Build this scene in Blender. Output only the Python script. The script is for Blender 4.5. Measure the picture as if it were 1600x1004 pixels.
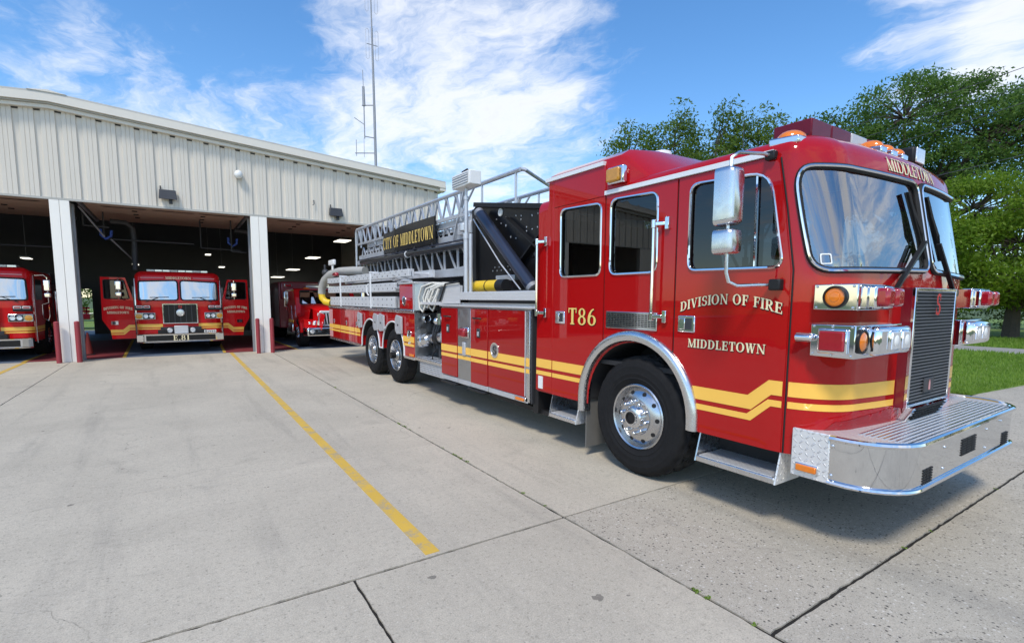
import bpy, math, random
from math import sin, cos, pi, radians, sqrt, atan2, floor
from mathutils import Vector, Matrix
from mathutils.geometry import delaunay_2d_cdt
import numpy as np
for o in list(bpy.data.objects): bpy.data.objects.remove(o)
SC = bpy.context.scene
COL = SC.collection
RND = random.Random(7)

# ---------------------------------------------------------------- camera
CAM_H = 1.6
YAW, PIT, ROL = radians(33.428), radians(5.8245), radians(0.2518)
fw = Vector((sin(YAW)*cos(PIT), cos(YAW)*cos(PIT), -sin(PIT)))
rt = Vector((cos(YAW), -sin(YAW), 0)); up = rt.cross(fw)
r2 = rt*cos(ROL) + up*sin(ROL); u2 = up*cos(ROL) - rt*sin(ROL)
cam = bpy.data.cameras.new('camera'); camo = bpy.data.objects.new('camera', cam); COL.objects.link(camo)
cam.sensor_width = 36; cam.lens = 36*792.334/1600
cam.shift_y = (547.68-502)/1600
cam.clip_start = 0.05; cam.clip_end = 3000
camo.matrix_world = Matrix(((r2.x, u2.x, -fw.x, 0), (r2.y, u2.y, -fw.y, 0), (r2.z, u2.z, -fw.z, CAM_H), (0, 0, 0, 1)))
SC.camera = camo
SC.render.engine = 'CYCLES'
SC.render.resolution_x = 1024; SC.render.resolution_y = 642

# ---------------------------------------------------------------- sun, sky, exposure
SUN_EL, SUN_AZ = radians(54), radians(-130)        # azimuth from +Y towards +X
sd = Vector((sin(SUN_AZ)*cos(SUN_EL), cos(SUN_AZ)*cos(SUN_EL), sin(SUN_EL)))
sun = bpy.data.lights.new('sun', 'SUN'); suno = bpy.data.objects.new('sun', sun); COL.objects.link(suno)
sun.energy = 2.3; sun.angle = radians(12); sun.color = (1.0, 0.93, 0.82)
suno.rotation_euler = sd.to_track_quat('Z', 'Y').to_euler(); suno.location = sd*60
SC.view_settings.view_transform = 'Standard'; SC.view_settings.look = 'None'
SC.view_settings.exposure = 0.36; SC.view_settings.gamma = 1.0
SC.view_settings.use_curve_mapping = False

W = bpy.data.worlds.new('World'); SC.world = W; W.use_nodes = True
nt = W.node_tree; N = nt.nodes; L = nt.links; N.clear()
def nd(t, **k):
    n = N.new(t)
    for a, b in k.items(): setattr(n, a, b)
    return n
def wmath(op, a, b=None, c=None, clamp=False):
    n = nd('ShaderNodeMath', operation=op); n.use_clamp = clamp
    for i, x in enumerate((a, b, c)):
        if x is None: continue
        if isinstance(x, (int, float)): n.inputs[i].default_value = x
        else: L.new(x, n.inputs[i])
    return n.outputs[0]
def smooth(x, lo, hi):
    n = nd('ShaderNodeMapRange', interpolation_type='SMOOTHSTEP'); n.clamp = True
    L.new(x, n.inputs[0]); n.inputs[1].default_value = lo; n.inputs[2].default_value = hi
    return n.outputs[0]
sky = nd('ShaderNodeTexSky', sky_type='NISHITA'); sky.sun_disc = False
sky.sun_elevation = SUN_EL; sky.sun_rotation = SUN_AZ; sky.air_density = 1.0; sky.dust_density = 0.25; sky.ozone_density = 3.0
tc = nd('ShaderNodeTexCoord'); sep = nd('ShaderNodeSeparateXYZ'); L.new(tc.outputs['Generated'], sep.inputs[0])
zc = wmath('MAXIMUM', sep.outputs[2], 0.02); zz = wmath('ADD', zc, 0.10)
cx = wmath('DIVIDE', sep.outputs[0], zz); cy = wmath('DIVIDE', sep.outputs[1], zz)
cmb = nd('ShaderNodeCombineXYZ'); L.new(cx, cmb.inputs[0]); L.new(cy, cmb.inputs[1])
def noise(vec, scale, detail, rough, dist=0.0, lac=2.0, off=(0, 0, 0), sc=(1, 1, 1), rot=0.0):
    m = nd('ShaderNodeMapping'); L.new(vec, m.inputs[0]); m.inputs[1].default_value = off; m.inputs[3].default_value = sc; m.inputs[2].default_value = (0, 0, rot)
    n = nd('ShaderNodeTexNoise'); L.new(m.outputs[0], n.inputs['Vector'])
    n.inputs['Scale'].default_value = scale; n.inputs['Detail'].default_value = detail; n.inputs['Roughness'].default_value = rough; n.inputs['Distortion'].default_value = dist
    return n.outputs[0]
wv = nd('ShaderNodeTexNoise'); L.new(cmb.outputs[0], wv.inputs['Vector']); wv.inputs['Scale'].default_value = 1.3; wv.inputs['Detail'].default_value = 5; wv.inputs['Roughness'].default_value = 0.6
wa = nd('ShaderNodeVectorMath', operation='MULTIPLY_ADD'); L.new(wv.outputs['Color'], wa.inputs[0]); wa.inputs[1].default_value = (.55, .55, 0); L.new(cmb.outputs[0], wa.inputs[2])
cw = wa.outputs[0]                                                       # warped sky plane: torn cloud edges
n1 = noise(cw, 0.40, 4, 0.5, off=(3.1, 1.7, 0))                             # where the cloud banks are
n2 = noise(cw, 1.7, 10, 0.66, 0.3, off=(0.4, 2.2, 0), sc=(1.0, 0.55, 1), rot=0.7)   # wisps
n3 = noise(cw, 7.5, 9, 0.66, 0.3, off=(5, 2, 0), sc=(1, .5, 1), rot=0.8)   # fine fleece
def blob(dx, dy, dz, rad, amp):          # cloud banks as directions in the sky, some of them behind the camera
    d = Vector((dx, dy, dz)).normalized()
    dp = nd('ShaderNodeVectorMath', operation='DOT_PRODUCT'); L.new(tc.outputs['Generated'], dp.inputs[0]); dp.inputs[1].default_value = d
    return wmath('MULTIPLY', smooth(dp.outputs['Value'], cos(rad), cos(rad*0.25)), amp)
acc = wmath('ADD', wmath('MULTIPLY', n1, 0.45), wmath('MULTIPLY', n2, 1.25))
acc = wmath('ADD', acc, wmath('MULTIPLY', n3, 0.55))
BLOBS = [(.40, .82, .41, .46, .12), (.27, .87, .42, .22, .09), (.60, .67, .43, .22, .10), (.57, .76, .32, .26, .14), (.43, .86, .27, .30, .13), (-.05, .94, .32, .22, .14), (.02, .96, .28, .22, .12), (.88, .30, .38, .16, .28), (.92, .20, .34, .10, .26), (.02, .90, .44, .18, .03), (.78, .54, .33, .28, -.30), (.16, .92, .36, .16, -.14), (.2, .94, .25, .18, .12),
         (-.7, -.5, .5, .6, .2), (.3, -.8, .5, .5, .22), (-.9, .2, .35, .5, .2), (.8, -.5, .4, .5, .24), (-.2, -.9, .3, .5, .2)]
for b in BLOBS: acc = wmath('ADD', acc, blob(*b))
cov = smooth(acc, 1.17, 1.70)
cov = wmath('MULTIPLY', cov, 0.95)
# the undersides of the thicker cloud are a little greyer
thick = smooth(acc, 1.45, 1.85)
cc = nd('ShaderNodeMixRGB'); L.new(thick, cc.inputs[0]); cc.inputs[1].default_value = (7.2, 7.25, 7.4, 1); cc.inputs[2].default_value = (5.2, 5.5, 6.0, 1)
hs = nd('ShaderNodeHueSaturation'); hs.inputs['Saturation'].default_value = 1.22; hs.inputs['Value'].default_value = 1.38; L.new(sky.outputs[0], hs.inputs['Color'])
mx = nd('ShaderNodeMixRGB'); L.new(cov, mx.inputs[0]); L.new(hs.outputs[0], mx.inputs[1]); L.new(cc.outputs[0], mx.inputs[2])
bg = nd('ShaderNodeBackground'); bg.inputs[1].default_value = 0.125; L.new(mx.outputs[0], bg.inputs[0])
wo = nd('ShaderNodeOutputWorld'); L.new(bg.outputs[0], wo.inputs[0])

# ---------------------------------------------------------------- materials
MATS = {}
class NT:
    def __init__(s, m): s.m = m; s.t = m.node_tree; s.N = s.t.nodes; s.L = s.t.links
    def n(s, t, ins=None, **k):
        n = s.N.new(t)
        for a, b in k.items(): setattr(n, a, b)
        for a, b in (ins or {}).items():
            if hasattr(b, 'is_linked') or isinstance(b, bpy.types.NodeSocket): s.L.new(b, n.inputs[a])
            else: n.inputs[a].default_value = b
        return n
    def math(s, op, a, b=0.0, c=0.0): return s.n('ShaderNodeMath', {0: a, 1: b, 2: c}, operation=op).outputs[0]
    def mix(s, f, a, b): return s.n('ShaderNodeMixRGB', {0: f, 1: a, 2: b}).outputs[0]
    def ramp(s, x, lo, hi, a=0.0, b=1.0): return s.n('ShaderNodeMapRange', {0: x, 1: lo, 2: hi, 3: a, 4: b}, interpolation_type='SMOOTHSTEP').outputs[0]
    def noise(s, sc, det=4, ro=0.5, vec=None, dist=0.0):
        d = {'Scale': sc, 'Detail': det, 'Roughness': ro, 'Distortion': dist}
        if vec is not None: d['Vector'] = vec
        return s.n('ShaderNodeTexNoise', d).outputs[0]
    def obj(s): return s.n('ShaderNodeTexCoord').outputs['Object']
    def geo(s): return s.n('ShaderNodeNewGeometry')
    def map(s, v, sc=(1, 1, 1), off=(0, 0, 0), rot=(0, 0, 0)): return s.n('ShaderNodeMapping', {0: v, 1: off, 2: rot, 3: sc}).outputs[0]
    def bump(s, h, st, dist=0.01): return s.n('ShaderNodeBump', {'Height': h, 'Strength': st, 'Distance': dist}).outputs[0]
def c4(c): return (c[0], c[1], c[2], 1.0)
def mat(name, col, rough=0.5, metal=0.0, var=0.10, vs=3.0, coat=0.0, spec=None, bump=0.0, bs=60.0, rvar=0.0, emit=None, estr=0.0):
    m = bpy.data.materials.new(name); m.use_nodes = True; g = NT(m); b = g.N['Principled BSDF']
    o = g.obj()
    f = g.noise(vs, 5, 0.6, o)
    a = tuple(min(1, x*(1+var)) for x in col); d = tuple(x*(1-var) for x in col)
    g.L.new(g.mix(f, c4(d), c4(a)), b.inputs['Base Color'])
    b.inputs['Roughness'].default_value = rough; b.inputs['Metallic'].default_value = metal
    if rvar: g.L.new(g.ramp(g.noise(vs*2.3, 6, 0.65, o), 0.3, 0.7, max(0.01, rough-rvar), rough+rvar), b.inputs['Roughness'])
    if coat: b.inputs['Coat Weight'].default_value = coat; b.inputs['Coat Roughness'].default_value = 0.015; b.inputs['Coat IOR'].default_value = 1.46
    if spec is not None: b.inputs['Specular IOR Level'].default_value = spec
    if bump: g.L.new(g.bump(g.noise(bs, 4, 0.6, o), bump, 0.004), b.inputs['Normal'])
    if emit: b.inputs['Emission Color'].default_value = c4(emit); b.inputs['Emission Strength'].default_value = estr
    MATS[name] = m; return m
def diamond(name, col, scale, metal=1.0, rough=0.28, strength=1.0, axes=(0, 1)):
    """raised lozenge tread plate"""
    m = mat(name, col, rough, metal, 0.06); g = NT(m); b = g.N['Principled BSDF']
    ge = g.geo(); nz = g.n('ShaderNodeSeparateXYZ', {0: ge.outputs['True Normal']}); s = g.n('ShaderNodeSeparateXYZ', {0: g.obj()})
    ax, ay, az = (g.math('ABSOLUTE', nz.outputs[i]) for i in range(3))
    top = g.math('GREATER_THAN', az, 0.7); sx = g.math('GREATER_THAN', ax, 0.7)
    # u: y where the face looks along x, else x ; v: y on tops, else z
    u = g.n('ShaderNodeMix', {0: sx, 2: s.outputs[0], 3: s.outputs[1]}).outputs[0]
    v = g.n('ShaderNodeMix', {0: top, 2: s.outputs[2], 3: s.outputs[1]}).outputs[0]
    u = g.math('MULTIPLY', u, scale); v = g.math('MULTIPLY', v, scale)
    iu = g.math('FLOOR', u); iv = g.math('FLOOR', v)
    fu = g.math('SUBTRACT', g.math('FRACT', u), 0.5); fv = g.math('SUBTRACT', g.math('FRACT', v), 0.5)
    par = g.math('SUBTRACT', g.math('MULTIPLY', g.math('FLOORED_MODULO', g.math('ADD', iu, iv), 2.0), 2.0), 1.0)
    fvp = g.math('MULTIPLY', fv, par)
    p = g.math('ADD', fu, fvp); q = g.math('SUBTRACT', fu, fvp)
    d = g.math('ADD', g.math('MULTIPLY', g.math('MULTIPLY', p, p), 1.0), g.math('MULTIPLY', g.math('MULTIPLY', q, q), 14.0))
    h = g.ramp(d, 0.10, 0.45, 1.0, 0.0)
    g.L.new(g.bump(h, strength, 0.006), b.inputs['Normal'])
    return m
mat('red_paint', (0.40, 0.0045, 0.0055), 0.4, 0.0, 0.06, 1.3, coat=1.0, spec=0.02)
mat('red_lower', (0.34, 0.007, 0.008), 0.4, 0.0, 0.08, 1.3, coat=0.9, spec=0.02)
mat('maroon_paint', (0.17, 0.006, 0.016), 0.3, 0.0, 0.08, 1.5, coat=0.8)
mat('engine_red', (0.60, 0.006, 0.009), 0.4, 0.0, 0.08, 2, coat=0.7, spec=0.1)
mat('yellow_stripe', (0.95, 0.54, 0.085), 0.5, 0, 0.05, 3, coat=0.4)
mat('cream_letter', (0.86, 0.76, 0.48), 0.5, 0, 0.06, 9)
mat('gold_letter', (0.85, 0.60, 0.17), 0.4, 0.0, 0.2, 60)
mat('letter_edge', (0.02, 0.012, 0.008), 0.5)
mat('grille_bright', (0.30, 0.31, 0.32), 0.3, 0.6, 0.05)
mat('wheel_aluminium', (0.56, 0.57, 0.59), 0.24, 1.0, 0.08, 6, rvar=0.06)
mat('chrome', (0.80, 0.81, 0.83), 0.07, 1.0, 0.03, 4, rvar=0.03)
mat('bumper_chrome', (0.74, 0.75, 0.76), 0.045, 1.0, 0.05, 3, rvar=0.03, bump=0.12, bs=2.2)
mat('polished_aluminium', (0.70, 0.71, 0.73), 0.26, 1.0, 0.06, 6, rvar=0.06)
mat('brushed_steel', (0.50, 0.51, 0.52), 0.36, 1.0, 0.10, 4, rvar=0.10)
mat('dull_aluminium', (0.62, 0.63, 0.65), 0.48, 0.6, 0.12, 5, rvar=0.1)
mat('ladder_grey', (0.58, 0.60, 0.63), 0.42, 0.55, 0.12, 4, rvar=0.1)
mat('plank_aluminium', (0.70, 0.71, 0.72), 0.5, 0.35, 0.10, 6, rvar=0.1)
mat('white_trim', (0.78, 0.79, 0.80), 0.35, 0.1, 0.05)
diamond('tread_plate', (0.78, 0.78, 0.78), 26.0, metal=0.4, rough=0.36, strength=0.9)
diamond('tread_small', (0.74, 0.74, 0.74), 40.0, metal=0.5, rough=0.38, strength=0.9)
diamond('red_tread', (0.30, 0.008, 0.012), 34.0, metal=0.0, rough=0.3, strength=0.6)
mat('rubber', (0.013, 0.013, 0.014), 0.78, 0, 0.25, 6, spec=0.2, bump=0.25, bs=40, rvar=0.1)
mat('tread_rubber', (0.03, 0.03, 0.031), 0.85, 0, 0.3, 9, spec=0.2, bump=0.4, bs=30)
mat('black_plastic', (0.014, 0.014, 0.015), 0.45, 0, 0.2, spec=0.3)
mat('black_paint', (0.008, 0.008, 0.009), 0.3, 0, 0.2, coat=0.15, spec=0.3)
mat('black_seal', (0.008, 0.008, 0.008), 0.7)
mat('dark_steel', (0.05, 0.052, 0.058), 0.5, 0.3, 0.25)
mat('blue_black', (0.030, 0.036, 0.062), 0.28, 0.2, 0.15, coat=0.5)
mat('mud_flap', (0.14, 0.135, 0.125), 0.8, 0, 0.2, 8)
mat('interior_dark', (0.02, 0.02, 0.022), 0.8, 0, 0.2)
mat('seat_red', (0.22, 0.015, 0.018), 0.75, 0, 0.2)
mat('vest_lime', (0.45, 0.62, 0.05), 0.7, 0, 0.2)
mat('amber_lens', (0.78, 0.20, 0.01), 0.15, 0, 0.2, 30, coat=0.6)
mat('amber_dark', (0.55, 0.25, 0.02), 0.15, 0, 0.2, 30, coat=0.6)
mat('red_lens', (0.34, 0.010, 0.02), 0.12, 0, 0.3, 18, coat=0.8)
mat('maroon_lens', (0.13, 0.004, 0.018), 0.3, 0, 0.2, 18, coat=0.25, spec=0.2)
mat('clear_lens', (0.72, 0.75, 0.78), 0.08, 0.5, 0.25, 40, coat=0.8)
mat('grey_lens', (0.55, 0.55, 0.53), 0.15, 0.1, 0.1, 18, coat=0.6)
mat('dark_lens', (0.03, 0.035, 0.05), 0.15, 0, 0.1, coat=0.6)
mat('white_plastic', (0.80, 0.80, 0.78), 0.4)
mat('yellow_tank', (0.80, 0.52, 0.02), 0.4, 0, 0.08)
mat('hose_white', (0.66, 0.64, 0.58), 0.8, 0, 0.12, 12, bump=0.3, bs=120)
mat('hose_grey', (0.42, 0.41, 0.38), 0.55, 0.1, 0.15, 8)
mat('ribbed_grey', (0.34, 0.36, 0.38), 0.45, 0.5, 0.1)
mat('emblem_red', (0.55, 0.02, 0.02), 0.3)
mat('pearl_pink', (0.62, 0.30, 0.30), 0.4, 0, 0.1)
mat('bollard_red', (0.30, 0.035, 0.045), 0.55, 0, 0.18, 5)
mat('blue_hose', (0.02, 0.06, 0.30), 0.5)
mat('cone_orange', (0.28, 0.03, 0.02), 0.6)
mat('galvanised', (0.30, 0.31, 0.33), 0.55, 0.4, 0.2)
mat('steel_beam', (0.045, 0.045, 0.05), 0.6, 0.2, 0.2)
mat('lamp_lit', (0.9, 0.9, 0.8), 0.5, emit=(1.0, 0.95, 0.80), estr=1.9)
mat('bark', (0.09, 0.07, 0.055), 0.9, 0, 0.3, 8, bump=0.6, bs=25)
def glass(name, tint, rough=0.0, ior=1.5, extra=0.0):
    m = bpy.data.materials.new(name); m.use_nodes = True; g = NT(m); g.N.remove(g.N['Principled BSDF']); out = g.N['Material Output']
    t = g.n('ShaderNodeBsdfTransparent', {0: c4(tint)}); gl = g.n('ShaderNodeBsdfGlossy', {'Color': (1, 1, 1, 1), 'Roughness': rough})
    lw = g.n('ShaderNodeLayerWeight', {'Blend': 0.5}); f = g.math('ADD', g.math('MULTIPLY', g.math('POWER', lw.outputs['Facing'], 4.0), 0.9), 0.05+extra)
    f = g.math('MINIMUM', f, 1.0)
    mxn = g.n('ShaderNodeMixShader', {0: f}); g.L.new(t.outputs[0], mxn.inputs[1]); g.L.new(gl.outputs[0], mxn.inputs[2])
    g.L.new(mxn.outputs[0], out.inputs['Surface']); MATS[name] = m
glass('side_glass', (0.15, 0.16, 0.17), extra=0.015)
glass('wind_glass', (0.74, 0.78, 0.79), extra=0.26)
glass('far_glass', (0.40, 0.45, 0.46), extra=0.55)

# ---------------------------------------------------------------- mesh helpers
class MB:
    def __init__(s): s.v = []; s.f = []
    def add(s, v, f):
        n = len(s.v); s.v += [tuple(x) for x in v]; s.f += [tuple(i+n for i in q) for q in f]; return s
    def box(s, x0, x1, y0, y1, z0, z1):
        return s.add([(x0, y0, z0), (x1, y0, z0), (x1, y1, z0), (x0, y1, z0), (x0, y0, z1), (x1, y0, z1), (x1, y1, z1), (x0, y1, z1)],
                     [(0, 3, 2, 1), (4, 5, 6, 7), (0, 1, 5, 4), (1, 2, 6, 5), (2, 3, 7, 6), (3, 0, 4, 7)])
    def bar(s, p0, p1, w, h, upv=(0, 0, 1)):
        p0, p1, upv = Vector(p0), Vector(p1), Vector(upv); d = (p1-p0).normalized()
        a = d.cross(upv)
        if a.length < 1e-4: a = d.cross(Vector((1, 0, 0)))
        a.normalize(); b = a.cross(d); a = a*w/2; b = b*h/2
        return s.add([p0-a-b, p0+a-b, p0+a+b, p0-a+b, p1-a-b, p1+a-b, p1+a+b, p1-a+b],
                     [(0, 1, 2, 3), (7, 6, 5, 4), (0, 4, 5, 1), (1, 5, 6, 2), (2, 6, 7, 3), (3, 7, 4, 0)])
    def cyl(s, p0, p1, r, r2=None, n=16, cap=True):
        r2 = r if r2 is None else r2
        p0, p1 = Vector(p0), Vector(p1); d = (p1-p0).normalized()
        a = d.orthogonal().normalized(); b = d.cross(a); v = []; f = []
        for p, rr in ((p0, r), (p1, r2)):
            for i in range(n): t = 2*pi*i/n; v.append(p+a*cos(t)*rr+b*sin(t)*rr)
        for i in range(n): j = (i+1) % n; f.append((i, j, n+j, n+i))
        if cap: f += [tuple(range(n-1, -1, -1)), tuple(range(n, 2*n))]
        return s.add(v, f)
    def tube(s, pts, r, n=8, closed=False, cap=True):
        pts = [Vector(p) for p in pts]; m = len(pts); v = []; f = []; prev = None
        for i, p in enumerate(pts):
            a = pts[(i-1) % m] if (closed or i > 0) else p; b = pts[(i+1) % m] if (closed or i < m-1) else p
            d = (b-a).normalized()
            if prev is None: x = d.orthogonal().normalized()
            else:
                x = prev-d*prev.dot(d)
                x = x.normalized() if x.length > 1e-6 else d.orthogonal().normalized()
            prev = x; y = d.cross(x); rr = r[i] if isinstance(r, (list, tuple)) else r
            for k in range(n): t = 2*pi*k/n; v.append(p+x*cos(t)*rr+y*sin(t)*rr)
        for i in range(m if closed else m-1):
            i2 = (i+1) % m
            for k in range(n): k2 = (k+1) % n; f.append((i*n+k, i*n+k2, i2*n+k2, i2*n+k))
        if cap and not closed: f += [tuple(range(n-1, -1, -1)), tuple(range((m-1)*n, m*n))]
        return s.add(v, f)
    def lathe(s, o, axis, prof, n=48, jit=None):
        o, d = Vector(o), Vector(axis).normalized(); a = Vector((0, 0, 1)) if abs(d.z) < .9 else Vector((1, 0, 0))
        a = (a-d*a.dot(d)).normalized(); b = d.cross(a); v = []; f = []; m = len(prof)
        for i in range(n):
            t = 2*pi*i/n
            for j, (r, h) in enumerate(prof):
                if jit: r, h = jit(i, j, r, h)
                v.append(o+d*h+(a*cos(t)+b*sin(t))*r)
        for i in range(n):
            i2 = (i+1) % n
            for j in range(m-1): f.append((i*m+j, i2*m+j, i2*m+j+1, i*m+j+1))
        return s.add(v, f)
    def prism(s, poly, vec):
        n = len(poly); vec = Vector(vec); p = [Vector(q) for q in poly]
        return s.add(p+[q+vec for q in p], [tuple(range(n-1, -1, -1)), tuple(range(n, 2*n))]+[(i, (i+1) % n, n+(i+1) % n, n+i) for i in range(n)])
    def ell(s, c, rx, ry, rz, nu=16, nv=10, z0=-1.0):
        v = []; f = []; t0 = math.asin(z0)
        for j in range(nv+1):
            t = t0+(pi/2-t0)*j/nv
            for i in range(nu): a = 2*pi*i/nu; v.append((c[0]+rx*cos(t)*cos(a), c[1]+ry*cos(t)*sin(a), c[2]+rz*sin(t)))
        for j in range(nv):
            for i in range(nu): i2 = (i+1) % nu; f.append((j*nu+i, j*nu+i2, (j+1)*nu+i2, (j+1)*nu+i))
        f.append(tuple(range(nu-1, -1, -1)))
        return s.add(v, f)
    def fix(s):
        return s
OFF = {}
def link_mesh(name, me, parent=None, mat_=None):
    o = bpy.data.objects.new(name, me); COL.objects.link(o)
    if mat_ is not None and not me.materials: me.materials.append(MATS[mat_])
    if parent is not None:
        while parent.parent is not None and parent.parent.parent is not None: parent = parent.parent     # thing > part > sub-part, no deeper
        o.parent = parent
        if parent.name in OFF: o.location = -Vector(OFF[parent.name])
    return o
def obj(name, mb, mat_, parent=None, smooth_=35, bevel=0.0, kind=None, label=None, seg=2):
    me = bpy.data.meshes.new(name); me.from_pydata(mb.v, [], mb.f)
    me.validate(verbose=False)
    import bmesh
    bm = bmesh.new(); bm.from_mesh(me); bmesh.ops.recalc_face_normals(bm, faces=bm.faces); bm.to_mesh(me); bm.free()
    if smooth_:
        me.polygons.foreach_set('use_smooth', [True]*len(me.polygons)); me.set_sharp_from_angle(angle=radians(smooth_))
    o = link_mesh(name, me, parent, mat_)
    if bevel:
        b = o.modifiers.new('bevel', 'BEVEL'); b.width = bevel; b.segments = seg; b.limit_method = 'ANGLE'; b.angle_limit = radians(40); b.use_clamp_overlap = True
    if kind: o['kind'] = kind
    if label: o['label'] = label
    return o
def tag(o, label, cat, group=None):
    o['label'] = label; o['category'] = cat
    if group: o['group'] = group
    return o
def thing(name, label, cat, loc=(0, 0, 0), group=None, world=True):
    o = bpy.data.objects.new(name, None); COL.objects.link(o); o.location = loc; o.empty_display_size = 0.2
    if world: OFF[o.name] = tuple(loc)
    return tag(o, label, cat, group)
def struct(name, mb, mat_, **k):
    o = obj(name, mb, mat_, **k); o['kind'] = 'structure'; return o
def B(*a): return MB().box(*a)

# polygons, with rounded corners
def rpoly(pts, r, n=5):
    out = []; m = len(pts)
    for i in range(m):
        p0, p1, p2 = Vector(pts[i-1]), Vector(pts[i]), Vector(pts[(i+1) % m])
        a = (p0-p1); b = (p2-p1); rr = min(r[i] if isinstance(r, (list, tuple)) else r, a.length*.45, b.length*.45)
        if rr < 1e-4: out.append(tuple(p1)); continue
        a = a.normalized()*rr; b = b.normalized()*rr
        for k in range(n+1):
            t = k/n; out.append(tuple((p1+a)*(1-t)**2+p1*2*t*(1-t)+(p1+b)*t*t))
    return out
def inside(p, poly):
    x, y = p; c = False; j = len(poly)-1
    for i in range(len(poly)):
        xi, yi = poly[i]; xj, yj = poly[j]
        if (yi > y) != (yj > y) and x < (xj-xi)*(y-yi)/(yj-yi)+xi: c = not c
        j = i
    return c
def densify(poly, step):
    out = []
    for i in range(len(poly)):
        a, b = Vector(poly[i]), Vector(poly[(i+1) % len(poly)]); k = max(1, int((b-a).length/step))
        out += [tuple(a.lerp(b, t/k)) for t in range(k)]
    return out
def region(mb, outer, holes, mapf, off=0.0, grid=None, depth=0.0, step=0.12):
    """triangulated sheet of a 2D outline with holes, laid on a surface by mapf(u,v,off); depth adds a rim"""
    loops = [densify(outer, step)]+[densify(h, step) for h in holes]
    V = []; Ed = []
    for lp in loops:
        n = len(V); V += lp; Ed += [(n+i, n+(i+1) % len(lp)) for i in range(len(lp))]
    if grid:
        us = [p[0] for p in outer]; vs = [p[1] for p in outer]
        for u in grid[0]:
            if not (min(us) < u < max(us)): continue
            for v in grid[1]:
                if min(vs) < v < max(vs) and inside((u, v), outer) and not any(inside((u, v), h) for h in holes):
                    if all((Vector((u, v))-Vector(q)).length > 0.018 for q in V[:sum(len(l) for l in loops)]): V.append((u, v))
    vo, eo, fo, *_ = delaunay_2d_cdt([Vector(v) for v in V], Ed, [], 0, 1e-6)
    fs = []
    for f in fo:
        c = sum((vo[i] for i in f), Vector((0, 0)))/3
        if inside(c, outer) and not any(inside(c, h) for h in holes): fs.append(f)
    mb.add([mapf(v.x, v.y, off) for v in vo], fs)
    if depth:
        for lp in loops:
            n = len(lp); mb.add([mapf(u, v, off) for u, v in lp]+[mapf(u, v, off-depth) for u, v in lp], [(i, (i+1) % n, n+(i+1) % n, n+i) for i in range(n)])
    return mb
def trim(mb, poly, mapf, off, r, n=6, step=0.06):
    return mb.tube([mapf(u, v, off) for u, v in densify(poly, step)], r, n, closed=True)

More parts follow.
